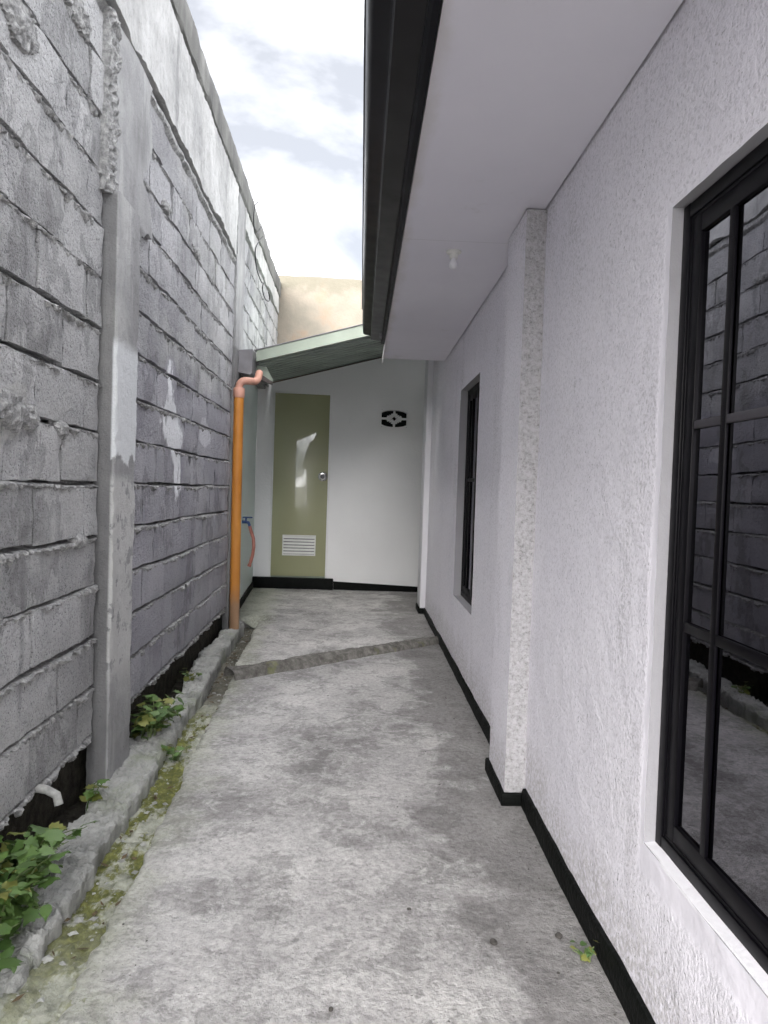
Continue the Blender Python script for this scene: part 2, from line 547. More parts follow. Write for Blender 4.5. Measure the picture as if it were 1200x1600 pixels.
def m_floor():
    M = Mat('worn_concrete')
    s = M.xyz()
    a = M.noise(1.7, 6, 0.62, dist=0.3)
    c = M.ramp(a, [(0.32, (0.19, 0.183, 0.180)), (0.45, (0.315, 0.307, 0.302)), (0.54, (0.395, 0.386, 0.378)), (0.68, (0.54, 0.53, 0.515))])
    for (sc_, lo_, hi_, amt, col_, lc) in ((4.5, 0.50, 0.535, 0.30, (0.52, 0.515, 0.50), (2, 7, 1)), (6.5, 0.535, 0.56, 0.38, (0.15, 0.147, 0.142), (9, 2, 5)), (3.0, 0.56, 0.60, 0.35, (0.17, 0.167, 0.16), (4, 11, 2)), (17, 0.56, 0.60, 0.30, (0.56, 0.555, 0.54), (6, 1, 8))):
        c = M.mix(M.math('MULTIPLY', M.smooth(M.noise(sc_, 6, 0.70, dist=0.5, loc=lc), lo_, hi_), amt), c, col_)
    # lime scale scuffs
    c = M.mix(M.math('MULTIPLY', M.smooth(M.noise(9, 5, 0.72, dist=0.6), 0.55, 0.64), 0.45), c, (0.52, 0.515, 0.50))
    c = M.mix(M.math('MULTIPLY', M.smooth(M.noise(13, 5, 0.7, loc=(4, 4, 4)), 0.56, 0.68), 0.45), c, (0.17, 0.165, 0.16))
    # darker zone along the house side, ragged
    dk = M.math('ADD', s[0], M.math('MULTIPLY', M.math('SUBTRACT', M.noise(2.2, 6, 0.65), 0.5), 1.5))
    c = M.mix(M.math('MULTIPLY', M.smooth(dk, 0.30, 0.42), 0.60), c, (0.155, 0.148, 0.145))
    # algae tint near the drain
    gx = M.math('ADD', M.math('ADD', s[0], M.math('MULTIPLY', s[1], 0.045)), M.math('MULTIPLY', M.noise(5, 6, 0.65), 0.5))
    c = M.mix(M.math('MULTIPLY', M.smooth(gx, -0.14, -0.40), 0.35), c, (0.36, 0.40, 0.25))
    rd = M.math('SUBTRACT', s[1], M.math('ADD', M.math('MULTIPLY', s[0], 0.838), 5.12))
    c = M.mix(M.math('MULTIPLY', M.smooth(rd, -0.02, 0.02), 1.0), c, M.mix(1.0, c, (1.15, 1.145, 1.14), 'MULTIPLY'))  # slab past the ridge lightened in colour to offset weak light there
    # pores
    po = M.noise(120, 3, 0.68)
    c = M.mix(1.0, c, M.ramp(M.noise(48, 4, 0.7), [(0.34, 0.74), (0.5, 1.0), (0.66, 1.16)]), 'MULTIPLY')
    c = M.mix(M.math('MULTIPLY', M.smooth(po, 0.38, 0.28), 0.75), c, (0.09, 0.09, 0.09))
    # hairline cracks
    vo = M.n('TexVoronoi', feature='DISTANCE_TO_EDGE')
    mpn = M.n('Mapping'); M.set(mpn, 'Vector', M.pos())
    wob = M.n('VectorMath', operation='MULTIPLY_ADD')
    nzz = M.n('TexNoise'); M.set(nzz, 'Vector', M.pos()); M.set(nzz, 'Scale', 5.0); M.set(nzz, 'Detail', 5.0)
    M.set(wob, 0, nzz.outputs['Color']); wob.inputs[1].default_value = (0.4, 0.4, 0.4); M.set(wob, 2, M.pos())
    M.set(vo, 'Vector', wob.outputs[0]); M.set(vo, 'Scale', 0.55)
    c = M.mix(M.math('MULTIPLY', M.smooth(vo.outputs['Distance'], 0.004, 0.001), 0.14), c, (0.10, 0.10, 0.095))
    b = M.bump(po, 0.005, 0.9)
    b = M.bump(M.noise(22, 5, 0.68), 0.016, 0.7, b)
    r = M.ramp(a, [(0.3, 0.72), (0.7, 0.9)])
    return M.done(c, r, b, 0.3)


def m_drain():
    M = Mat('mossy_drain_bed')
    s = M.xyz()
    c = M.ramp(M.noise(16, 5, 0.7), [(0.3, (0.20, 0.21, 0.17)), (0.5, (0.40, 0.41, 0.34)), (0.7, (0.60, 0.61, 0.52))])
    mo = M.math('MULTIPLY', M.smooth(M.noise(11, 5, 0.70, stretch=(1, 0.5, 1)), 0.42, 0.53),
                M.math('MULTIPLY', M.ramp(M.smooth(s[1], 1.5, 2.1), [(0, 0.35), (1, 1.0)]), M.smooth(s[1], 4.2, 3.7)))
    c = M.mix(M.math('MULTIPLY', mo, 0.93), c, M.ramp(M.noise(40, 5, 0.65), [(0.3, (0.050, 0.060, 0.006)), (0.5, (0.12, 0.13, 0.018)), (0.72, (0.26, 0.27, 0.06))]))
    far = M.smooth(s[1], 3.9, 4.4)
    c = M.mix(M.math('MULTIPLY', far, 0.8), c, M.ramp(M.noise(22, 5, 0.7), [(0.35, (0.035, 0.03, 0.022)), (0.65, (0.13, 0.115, 0.09))]))
    b = M.bump(M.noise(60, 5, 0.7), 0.015, 0.9)
    return M.done(c, 0.8, b, 0.35)


def m_kerb():
    M = Mat('rough_kerb')
    c = M.ramp(M.noise(7, 6, 0.7), [(0.3, (0.22, 0.225, 0.21)), (0.5, (0.38, 0.385, 0.365)), (0.7, (0.54, 0.545, 0.52))])
    c = M.mix(M.math('MULTIPLY', M.smooth(M.noise(4, 6, 0.65, loc=(1, 2, 3)), 0.52, 0.66), 0.45), c, (0.27, 0.31, 0.20))
    b = M.bump(M.noise(28, 5, 0.7), 0.022, 0.8)
    b = M.bump(M.noise(130, 4, 0.7), 0.005, 0.8, b)
    return M.done(c, 0.9, b, 0.3)


def m_soil():
    M = Mat('damp_soil')
    c = M.ramp(M.noise(20, 5, 0.7), [(0.3, (0.020, 0.018, 0.015)), (0.7, (0.085, 0.078, 0.062))])
    b = M.bump(M.noise(50, 5, 0.7), 0.02, 1.0)
    return M.done(c, 0.95, b, 0.2)


def m_ridge():
    M = Mat('dirty_mortar_ridge')
    c = M.ramp(M.noise(18, 5, 0.72), [(0.30, (0.075, 0.071, 0.064)), (0.5, (0.15, 0.144, 0.132)), (0.72, (0.28, 0.27, 0.25))])
    c = M.mix(M.math('MULTIPLY', M.smooth(M.noise(6, 5), 0.55, 0.65), 0.6), c, (0.16, 0.17, 0.06))
    b = M.bump(M.noise(55, 5, 0.7), 0.014, 0.9)
    return M.done(c, 0.9, b, 0.3)


def m_beige():
    M = Mat('beige_weathered_plaster')
    s = M.xyz()
    c = M.ramp(M.noise(1.6, 6, 0.62), [(0.3, (0.19, 0.175, 0.145)), (0.5, (0.255, 0.225, 0.185)), (0.7, (0.31, 0.28, 0.235))])
    c = M.mix(M.math('MULTIPLY', M.smooth(M.noise(3.2, 6, 0.6), 0.52, 0.66), 0.55), c, (0.27, 0.19, 0.13))
    tp = M.math('ADD', s[2], M.math('MULTIPLY', M.noise(4, 6, 0.65), 0.5))
    c = M.mix(M.math('MULTIPLY', M.smooth(tp, 3.88, 4.05), 0.6), c, (0.15, 0.145, 0.11))
    b = M.bump(M.noise(25, 5, 0.65), 0.01, 0.6)
    return M.done(c, 0.92, b, 0.25)


def m_door():
    M = Mat('olive_enamel')
    c = M.ramp(M.noise(2, 4), [(0.3, (0.33, 0.335, 0.19)), (0.7, (0.35, 0.355, 0.205))])
    M.set(M.p, 'Coat Weight', 0.8); M.set(M.p, 'Coat Roughness', 0.04); M.set(M.p, 'Coat IOR', 1.8)
    b = M.bump(M.noise(5, 2), 0.0004, 0.5)
    return M.done(c, 0.35, b, 0.5)


def m_glass():
    M = Mat('tinted_window_glass')
    t = M.t
    t.nodes.remove(M.p)
    out = [q for q in t.nodes if q.type == 'OUTPUT_MATERIAL'][0]
    tr = M.n('BsdfTransparent'); tr.inputs[0].default_value = (0.10, 0.10, 0.115, 1)
    gl = M.n('BsdfGlossy'); gl.inputs['Roughness'].default_value = 0.012
    gl.inputs['Color'].default_value = (0.93, 0.92, 1.0, 1)
    fr = M.n('Fresnel'); fr.inputs['IOR'].default_value = 2.7
    mx = M.n('MixShader')
    t.links.new(fr.outputs[0], mx.inputs[0]); t.links.new(tr.outputs[0], mx.inputs[1]); t.links.new(gl.outputs[0], mx.inputs[2])
    t.links.new(mx.outputs[0], out.inputs['Surface'])
    return M.m


def m_leaf(name, c0, c1):
    M = Mat(name)
    rnd = M.n('ObjectInfo').outputs['Random']
    c = M.ramp(rnd, [(0, c0), (1, c1)])
    c = M.mix(M.math('MULTIPLY', M.noise(60, 4), 0.35), c, (0.16, 0.20, 0.05))
    M.set(M.p, 'Transmission Weight', 0.0)
    return M.done(c, 0.5, None, 0.4)


def m_pipe():
    M = Mat('orange_sewer_pipe')
    s = M.xyz()
    c = M.ramp(M.noise(5, 5, 0.6, stretch=(1, 1, 0.3)), [(0.3, (0.46, 0.17, 0.025)), (0.7, (0.60, 0.26, 0.05))])
    zz = M.math('ADD', s[2], M.math('MULTIPLY', M.noise(10, 5, 0.65), 0.25))
    c = M.mix(M.math('MULTIPLY', M.smooth(zz, 0.55, 0.30), 0.8), c, (0.27, 0.19, 0.13))
    return M.done(c, 0.42, M.bump(M.noise(40, 4), 0.001, 0.5), 0.45)


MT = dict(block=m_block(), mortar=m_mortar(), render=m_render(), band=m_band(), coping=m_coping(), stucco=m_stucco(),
          grimy=m_grimy(), floor=m_floor(), drain=m_drain(), kerb=m_kerb(), soil=m_soil(), ridge=m_ridge(), beige=m_beige(),
          door=m_door(), glass=m_glass(), pipe=m_pipe(),
          soffit=m_soffit(),
          smoothw=m_paint('smooth_white_plaster', (0.79, 0.785, 0.82), 0.05, 0.003),
          reveal=m_paint('shaded_plaster_reveal', (0.34, 0.335, 0.355), 0.08, 0.003),  # reveal plaster darkened in colour, in place of shade on the jambs
          backw=m_paint('white_wall_paint', (0.86, 0.86, 0.86), 0.05, 0.006),
          mint=m_paint('pale_mint_paint', (0.74, 0.83, 0.80), 0.05, 0.004),
          black=plain('black_skirting_paint', (0.0025, 0.0033, 0.0028), 0.6, 0.3, 9, 0.004, 60, spec=0.12),
          frame=plain('black_aluminium', (0.0020, 0.0017, 0.003), 0.42, 0.2, 5, spec=0.12),
          fascia=plain('dark_fascia_metal', (0.003, 0.003, 0.005), 0.45, 0.3, 3, spec=0.15),
          rustg=plain('dark_gutter_metal', (0.005, 0.0047, 0.006), 0.36, 0.35, 3, spec=0.25),
          green=plain('green_roof_steel', (0.30, 0.35, 0.31), 0.5, 0.3, 3),
          paleg=plain('pale_green_flashing', (0.25, 0.29, 0.235), 0.5, 0.14, 3),
          grey=plain('grey_sheet_metal', (0.16, 0.155, 0.165), 0.5, 0.25, 9),
          beam=plain('dark_brown_steel', (0.06, 0.045, 0.042), 0.6, 0.4, 12),
          pink=plain('faded_pink_pvc', (0.52, 0.27, 0.20), 0.5, 0.15, 12),
          blue=plain('blue_plastic', (0.02, 0.07, 0.22), 0.4),
          hose=plain('faded_red_hose', (0.45, 0.17, 0.13), 0.5),
          chrome=plain('satin_chrome', (0.55, 0.54, 0.52), 0.25, 0.1, 8, metal=1.0),
          white=plain('white_plastic', (0.74, 0.74, 0.71), 0.5, 0.06),
          oldpvc=plain('grimy_white_pvc', (0.36, 0.36, 0.34), 0.6, 0.3, 40),
          barg=plain('dull_grey_bar', (0.05, 0.047, 0.055), 0.5, spec=0.3),
          dark=plain('dark_void', (0.012, 0.012, 0.012), 0.9),
          wire=plain('black_wire', (0.02, 0.02, 0.022), 0.6),
          inner=plain('interior_plaster', (0.30, 0.28, 0.27), 0.8),
          stone=plain('dark_pebble', (0.06, 0.055, 0.05), 0.85, 0.3, 60),
          ground=plain('yard_concrete', (0.30, 0.295, 0.28), 0.9, 0.25, 1.2, 0.006, 40),
          leaf=m_leaf('weed_leaf', (0.030, 0.085, 0.020), (0.095, 0.185, 0.042)),
          leafy=m_leaf('yellowing_leaf', (0.13, 0.15, 0.03), (0.22, 0.22, 0.06)),
          litter=plain('dry_leaf', (0.10, 0.07, 0.035), 0.8, 0.4, 50),
          stem=plain('weed_stem', (0.12, 0.16, 0.06), 0.6))

# ------------------------------------------------------------------ setting: ground and floor
g = MB()
g.add([(-300, -300, -0.13), (300, -300, -0.13), (300, 300, -0.13), (-300, 300, -0.13)], [(0, 1, 2, 3)])
tag(g.build('ground', MT['ground'], smooth=None), kind='structure')


def x_gutter(Y):        # floor edge at the drain
    Y = np.asarray(Y, float)
    return -0.575 - 0.043 * Y - 0.012 * np.clip((Y - 4) / 1.0, 0, 1) * 2


def x_kerb(Y):
    return x_gutter(Y) - 0.135 + 0.022 * np.clip((np.asarray(Y, float) - 4) / 2, 0, 1)


def build_floor():
    mbv = MB()
    # main slab
    ys = np.arange(-3.0, 6.40, 0.02)
    us = np.concatenate([[0, 0, 0.004, 0.012, 0.03], np.linspace(0.05, 1, 70)])
    V = []
    for y in ys:
        e = float(x_gutter(y) + 0.022 * fbm(y * 3.1, 2.0, 3, 5, 0.6) + 0.008 * vn(y * 31, 1, 4))
        X = e + us * (0.72 - e)
        Z = 0.006 * fbm(X * 2.2, y * 2.2 + 0 * X, 5, 4) + 0.0025 * fbm(X * 14, y * 14 + 0 * X, 6, 3)
        Z[0] = -0.11; Z[1] -= 0.012; Z[2] -= 0.006; Z[3] -= 0.002
        V.append(np.stack([X, np.full_like(X, y), Z], -1))
    V = np.array(V)
    mbv.add(V.reshape(-1, 3), grid_faces(len(ys), len(us)))
    ys2 = np.arange(6.38, 8.62, 0.02); xs2 = np.linspace(-1.35, 1.3, 110)
    Y2, X2 = np.meshgrid(ys2, xs2, indexing='ij')
    Z2 = -0.002 + 0.006 * fbm(X2 * 2.2, Y2 * 2.2, 5, 4) + 0.0025 * fbm(X2 * 14, Y2 * 14, 6, 3)
    # broken pit where the drain ends
    hd = np.sqrt(((X2 + 0.90) / 0.11) ** 2 + ((Y2 - 6.45) / 0.20) ** 2) + 0.3 * fbm(X2 * 9, Y2 * 9, 9, 3)
    Z2 -= 0.07 * np.clip(1.25 - hd, 0, 1)
    mbv.add(np.stack([X2, Y2, Z2], -1).reshape(-1, 3), grid_faces(*X2.shape))
    return tag(mbv.build('floor', MT['floor'], smooth=50), kind='structure')


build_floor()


def strip(name, ys, xa, xb, nx, zf, material):
    V = []
    for y in ys:
        X = np.linspace(float(xa(y)), float(xb(y)), nx)
        V.append(np.stack([X, np.full(nx, y), zf(X, y)], -1))
    b = MB(); b.add(np.array(V).reshape(-1, 3), grid_faces(len(ys), nx))
    return b.build(name, material, smooth=60)


def drain_z(X, y):
    near = np.clip((2.15 - y) / 0.5, 0, 1)          # filled up with mortar towards the camera
    far = np.clip((y - 3.7) / 0.6, 0, 1)
    return -0.055 + 0.050 * near - 0.03 * far + 0.022 * fbm(X * 13, y * 9 + 0 * X, 21, 5, 0.65) + 0.014 * fbm(X * 40, y * 40 + 0 * X, 22, 3, 0.7)


tag(strip('drain_channel', np.arange(0.2, 6.45, 0.012), lambda y: x_kerb(y) - 0.05, lambda y: x_gutter(y) + 0.04, 24, drain_z, MT['drain']), kind='structure')
tag(strip('soil', np.arange(0.2, 6.2, 0.02), lambda y: -1.35, lambda y: x_kerb(y) - 0.02, 30,
          lambda X, y: -0.055 + 0.03 * fbm(X * 7, y * 7 + 0 * X, 31, 5, 0.6), MT['soil']), kind='structure')


def build_kerb():
    """rough cast concrete kerb between drain and wall, broken across in places"""
    ys = np.arange(0.2, 6.15, 0.011)
    T = np.concatenate([[0, 0, 0.04], np.linspace(0.08, 0.92, 17), [0.96, 1.0, 1.0]])
    V = []
    for y in ys:
        xf = float(x_kerb(y) + 0.016 * fbm(y * 2.6, 5, 41, 3, 0.6) + 0.022 * fbm(y * 12, 0, 42, 4, 0.72))
        wid = 0.19 + 0.03 * float(fbm(y * 2.0, 9, 43, 4)) - 0.05 * np.clip((y - 3.3) / 0.8, 0, 1) + 0.03 * float(fbm(y * 11, 2, 47, 3, 0.7)) + 0.04 * np.clip((2.1 - y) / 0.5, 0, 1)
        X = xf - wid * (1 - T)
        base = 0.010 + 0.012 * float(fbm(y * 1.5, 3, 44, 3)) - 0.010 * np.clip((2.0 - y) / 0.6, 0, 1)
        Z = base + 0.024 * fbm(X * 11, y * 8 + 0 * X, 45, 5, 0.68) + 0.020 * np.abs(fbm(X * 24, y * 24 + 0 * X, 46, 4, 0.68)) + 0.008 * vn(X * 95, y * 80 + 0 * X, 48)
        crack = 0.0
        for cy in (2.22, 2.62, 3.62, 4.02, 4.34, 4.72, 5.15, 5.6):
            crack = max(crack, math.exp(-((y - cy - 0.02 * math.sin(y * 40)) / 0.010) ** 2))
        Z = Z - 0.04 * crack
        Z[0] = -0.11; Z[1] -= 0.02; Z[-2] -= 0.012; Z[-1] = -0.11
        V.append(np.stack([X, np.full_like(X, y), Z], -1))
    b = MB(); b.add(np.array(V).reshape(-1, 3), grid_faces(len(ys), len(T)))
    tag(b.build('kerb', MT['kerb'], smooth=None), kind='structure')


build_kerb()


def build_ridge():
    A = np.array([-0.79, 4.46]); B = np.array([0.69, 5.70])
    d = (B - A) / np.linalg.norm(B - A); nrm = np.array([-d[1], d[0]]); L = np.linalg.norm(B - A)
    ts = np.linspace(0, L, 190); ws = np.linspace(-1, 1, 15)
    V = []
    for t in ts:
        hw = 0.080 - 0.016 * t / L + 0.014 * float(fbm(t * 5, 0, 51, 4)); off = 0.012 * float(fbm(t * 3, 7, 52, 3))
        P = A + d * t
        h = (0.062 - 0.018 * t / L) * (1 - np.abs(ws) ** 5.0) + 0.020 * fbm(ws * 2, t * 9 + 0 * ws, 53, 5, 0.6) * (1 - ws ** 4) - 0.008 * (np.abs(ws) > 0.98)
        xy = P[None] + nrm[None] * (ws * hw + off)[:, None]
        V.append(np.concatenate([xy, h[:, None]], 1))
    b = MB(); b.add(np.array(V).reshape(-1, 3), grid_faces(len(ts), len(ws)))
    o = b.build('mortar_ridge', MT['ridge'], smooth=60)
    tag(o, 'low dirty mortar ridge running diagonally across the concrete floor', 'mortar ridge')


build_ridge()

# ------------------------------------------------------------------ left: concrete block wall
Y0W = 2.85
wall = empty('block_wall', (-1.03, Y0W, 0), 0.015)
tag(wall, 'tall bare grey concrete block wall with ragged mortar joints and plastered top band', 'wall')
CO = 0.2


def wobble(u, k):
    return 0.014 * fbm(np.asarray(u) * 0.9, k * 3.7, 60, 3)


_bcache = {}


def block_mesh(L, var):
    key = (round(L, 2), var)
    if key in _bcache: return _bcache[key]
    s = 100 + 13 * var
    hh = CO - 0.020
    nu = max(3, int(L / 0.055)); nzz = 5
    u = np.linspace(-L / 2, L / 2, nu); z = np.linspace(-hh / 2, hh / 2, nzz)
    Zg, Ug = np.meshgrid(z, u, indexing='ij')
    N = 0.004 * fbm(Ug * 9 + 3, Zg * 9, s, 3) + 0.003 * vn(Ug * 31, Zg * 31, s + 1)
    N = N + (vn(var * 3.3, 1.7, 77) * Ug / 0.4 * 0.006) + vn(var * 5.1, 2.2, 78) * Zg / 0.2 * 0.004
    rim = np.zeros_like(N, bool); rim[0] = rim[-1] = True; rim[:, 0] = rim[:, -1] = True
    N = np.where(rim, N - 0.003 - 0.006 * np.clip(vn(Ug * 40, Zg * 40, s + 2), 0, 1), N)
    Ug = Ug + np.where(rim, 0.003 * vn(Ug * 60, Zg * 60, s + 3), 0); Zg = Zg + np.where(rim, 0.004 * vn(Ug * 55, Zg * 55, s + 4), 0)
    Ug = np.pad(Ug, 1, mode='edge'); Zg = np.pad(Zg, 1, mode='edge'); N = np.pad(N, 1, mode='edge')
    N[0] = N[-1] = -0.055; N[:, 0] = N[:, -1] = -0.055
    V = np.stack([N, Ug, Zg], -1).reshape(-1, 3)
    me = mesh('block', V, grid_faces(*Ug.shape, flip=True), smooth=50)
    me.materials.append(MT['block'])
    _bcache[key] = me
    return me


def course_blocks(u0, u1, k, phase):
    z = k * CO + CO / 2
    x = u0 - phase
    while x < u1 - 0.02:
        a, b_ = max(x, u0), min(x + 0.4, u1)
        x += 0.4
        if b_ - a < 0.05: continue
        L = round((b_ - a - 0.009) / 0.05) * 0.05 - 0.004 if (b_ - a) < 0.39 else 0.391
        L = min(L, b_ - a - 0.006)
        me = block_mesh(L, random.randrange(6))
        o = link('block', me, None, wall)
        uc = (a + b_) / 2
        o.location = (random.uniform(-0.005, 0.004), uc, z + 0.5 * float(wobble(uc, k) + wobble(uc, k + 1)) + random.uniform(-0.002, 0.002))
        o.rotation_euler = (0.5 * float(wobble(uc + 0.1, k) + wobble(uc + 0.1, k + 1) - wobble(uc - 0.1, k) - wobble(uc - 0.1, k + 1)) / 0.2 + random.uniform(-0.006, 0.006), random.uniform(-0.012, 0.012), random.uniform(-0.012, 0.012))


def mortar_bed(u0, u1, k, amp=1.0, sd=0):
    zc = k * CO
    us = np.arange(u0, u1, 0.0075)
    s = 300 + 7 * k + sd
    w = wobble(us, k)
    n1 = fbm(us * 7, k * 1.3, s, 4, 0.65); n2 = vn(us * 55, 0.5, s + 1); n3 = fbm(us * 19, 4, s + 2, 4, 0.7)
    n4 = vn(us * 120, 3.5, s + 3); n5 = fbm(us * 2.2, 8, s + 4, 3)
    lip = np.clip(0.000 + 0.012 * n1 + 0.016 * n3 + 0.007 * n2 + 0.004 * n4, -0.014, 0.026) * amp
    drop = np.clip(0.004 + 0.022 * n3 + 0.014 * n2 + 0.006 * n4, -0.004, 0.034) * amp
    gap = np.clip(0.007 + 0.012 * n5 + 0.006 * n3, 0.0, 0.020)      # open slot under the upper block
    zo = [0.016, 0.012, 0.004, -0.001, -0.006, -0.011, -0.015, -0.018]
    V = []
    for j, z_ in enumerate(zo):
        fr = [0, 0, 0.45, 0.9, 1.0, 0.85, 0.5, 0][j]
        jit = 0.006 * vn(us * 95, j * 7.7, s + 9) + 0.004 * vn(us * 45, j * 4.1, s + 10)
        back = -0.045 if j < 2 else -0.018
        n = back + (lip - back) * fr + jit * (1 < j < 7)
        dz = drop * [0, 0, 0, 0.15, 0.4, 0.7, 1.0, 1.15][j] + gap * [0, 1, 1, 0.8, 0.5, 0.3, 0.1, 0][j]
        V.append(np.stack([n, us, zc + z_ + w - dz + 0.003 * vn(us * 70, j * 3.3, s + 5)], -1))
    V = np.array(V).transpose(1, 0, 2)
    b = MB(); b.add(V.reshape(-1, 3), grid_faces(len(us), len(zo)))
    return b.build('mortar_joint', MT['mortar'], wall, smooth=None)


# sections between the pilasters (u = Y - 2.85)
S1 = (-2.25, -0.005)
S2 = (0.275, 3.02)
S3 = (3.42, 6.4)
for k in range(1, 15):
    ph = 0.13 + (k % 2) * 0.2
    course_blocks(S1[0], S1[1], k, ph)
    if True:
        course_blocks(S2[0], S2[1], k, 0.06 + ((k + 1) % 2) * 0.2)
    if k >= 12:
        course_blocks(S3[0], S3[1], k, 0.11 + (k % 2) * 0.2)
for k in range(15, 17):
    course_blocks(S3[0], S3[1], k, 0.11 + (k % 2) * 0.2)
for k in range(1, 15):
    mortar_bed(-2.25, -0.01, k, 1.0 if k < 11 else 1.35)
    mortar_bed(S2[0], S2[1], k, 1.0, 500)
    if k >= 12:
        mortar_bed(S3[0], S3[1], k, 1.0, 900)
for k in (15, 16):
    mortar_bed(S3[0], S3[1], k, 1.0, 900)

# core behind the joints and footing below
c = MB()
c.box(-0.16, -0.046, -3.9, 3.2, 0.19, 3.80)
c.box(-0.16, -0.046, 3.2, 6.42, 2.36, 3.80)
c.build('wall_core', MT['mortar'], wall, smooth=None)
V, F = panel(-3.9, 3.3, -0.2, 0.205, 0.025, lambda U, Z: -0.065 + 0.02 * fbm(U * 6, Z * 6, 71, 4), 0.15)
MB().add(V, F).build('footing', MT['soil'], wall, smooth=60)
# older stretch behind the camera is rendered over
V, F = panel(-3.9, -2.26, 0.19, 3.1, 0.06, lambda U, Z: 0.004 + 0.008 * fbm(U * 3, Z * 3, 72, 4), 0.05)
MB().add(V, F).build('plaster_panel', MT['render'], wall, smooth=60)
# upper plaster band (ring beam) and coping
def ragged(amp, sd, z_lo, z_hi):
    def f(U, Z):
        t = np.clip((Z - Z.min()) / (Z.max() - Z.min()), 0, 1)
        lo = amp * fbm(U * 4, 1, sd, 5, 0.6); hi = amp * 0.6 * fbm(U * 5, 3, sd + 1, 5, 0.6)
        return U, Z + lo * (1 - t) ** 3 + hi * t ** 3
    return f


V, F = panel(-3.9, 2.98, 3.065, 3.60, 0.014, lambda U, Z: 0.022 + 0.010 * fbm(U * 3.2, Z * 3.2, 81, 6, 0.6) + 0.004 * vn(U * 40, Z * 25, 82), 0.02, ragged(0.035, 83, 0, 0))
MB().add(V, F).build('plaster_band', MT['band'], wall, smooth=60)
V, F = panel(3.43, 6.4, 3.42, 3.62, 0.016, lambda U, Z: 0.014 + 0.010 * fbm(U * 3.2, Z * 3.2, 84, 6, 0.6) + 0.004 * vn(U * 40, Z * 25, 85), 0.02, ragged(0.05, 86, 0, 0))
MB().add(V, F).build('plaster_band', MT['band'], wall, smooth=60)


def build_coping():
    us = np.arange(-3.92, 6.42, 0.02)
    top = 3.83 + 0.018 * fbm(us * 1.3, 0, 91, 4) + 0.012 * fbm(us * 9, 2, 92, 3)
    prof = [(-0.17, 3.58, 0), (-0.17, 3.83, 1), (-0.05, 3.83, 1), (0.012, 3.825, 1), (0.030, 3.80, 1), (0.030, 3.72, 0), (0.028, 3.66, 0), (0.026, 3.63, 0), (-0.01, 3.61, 0)]
    V = []
    for i, u in enumerate(us):
        row = []
        for j, (n, z, t) in enumerate(prof):
            nn = n + (0.010 * float(fbm(u * 4, z * 6, 93, 4)) if j > 1 else 0)
            row.append((nn, u, z + (top[i] - 3.83) * t + (0.012 * float(vn(u * 8, j, 94)) if 5 < j else 0)))
        V.append(row)
    b = MB(); b.add(np.array(V).reshape(-1, 3), grid_faces(len(us), len(prof)))
    b.build('coping', MT['coping'], wall, smooth=50)


build_coping()

# dark broken slot under the plaster band
def slot(u0, u1, zl, zr, sd):
    us = np.arange(u0, u1, 0.01)
    zc = zl + (zr - zl) * (us - u0) / (u1 - u0) + 0.012 * fbm(us * 4, 1, sd, 4)
    hgt = 0.012 + 0.016 * np.clip(fbm(us * 3, 5, sd + 1, 4) + 0.3, 0, 1)
    V = np.stack([np.stack([np.full_like(us, -0.004), us, zc + hgt], -1), np.stack([0.012 + 0.012 * fbm(us * 15, 2, sd + 2, 3), us, zc - hgt * 0.4], -1),
                  np.stack([0.016 + 0.014 * fbm(us * 15, 7, sd + 3, 4), us, zc - hgt - 0.012], -1), np.stack([np.full_like(us, -0.006), us, zc - hgt - 0.03], -1)]).transpose(1, 0, 2)
    b = MB(); b.add(V.reshape(-1, 3), grid_faces(len(us), 4))
    b.build('mortar_joint', MT['mortar'], wall, smooth=50)


slot(-2.2, 2.98, 3.03, 3.04, 95)


def pilaster(u0, u1, z0, z1, proud, sd, name='pilaster', mat='render', res=0.014):
    """three-sided rendered pilaster with slightly broken arrises"""
    path = []
    nb = max(4, int(proud / 0.012)); nf = max(8, int((u1 - u0) / res))
    for t in np.linspace(0, 1, nb): path.append((-0.03 + (proud + 0.03) * t, u0, 0 if t < 1 else 1))
    for t in np.linspace(0, 1, nf)[1:]: path.append((proud, u0 + (u1 - u0) * t, 0 if t < 1 else 1))
    for t in np.linspace(0, 1, nb)[1:]: path.append((proud - (proud + 0.03) * t, u1, 0))
    P = np.array(path)
    zs = np.arange(z0, z1 + 1e-6, res)
    V = []
    for z in zs:
        n = P[:, 0] + 0.006 * fbm(P[:, 1] * 5 + P[:, 0] * 9, z * 4, sd, 5, 0.6) + 0.002 * vn(P[:, 1] * 60 + P[:, 0] * 60, z * 60, sd + 1)
        u = P[:, 1] + 0.005 * fbm(P[:, 0] * 9 + 3, z * 3, sd + 2, 4)
        chip = P[:, 2] * np.clip(fbm(P[:, 1] * 3, z * 9, sd + 3, 4, 0.65), 0, 1) * 0.018
        n = n - chip
        V.append(np.stack([n, u, np.full_like(n, z)], -1))
    b = MB(); b.add(np.array(V).reshape(-1, 3), grid_faces(len(zs), len(P)))
    b.f.append(tuple((len(zs) - 1) * len(P) + j for j in range(len(P))))
    return b.build(name, MT[mat], wall, smooth=45)


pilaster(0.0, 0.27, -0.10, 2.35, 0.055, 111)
pilaster(3.03, 3.41, -0.05, 3.60, 0.020, 121)


def patch_edge(sd, amp):
    def f(U, Z):
        tu = (U - U.min()) / (U.max() - U.min()); tz = (Z - Z.min()) / (Z.max() - Z.min())
        return (U + amp * fbm(Z * 5, 1, sd, 5, 0.6) * np.where(tu > 0.5, tu, 0) ** 2 * 1.5 - amp * 0.4 * fbm(Z * 6, 9, sd + 5, 4) * (1 - tu) ** 3,
                Z + amp * fbm(U * 6, 4, sd + 1, 5, 0.6) * (1 - tz) ** 2)
    return f


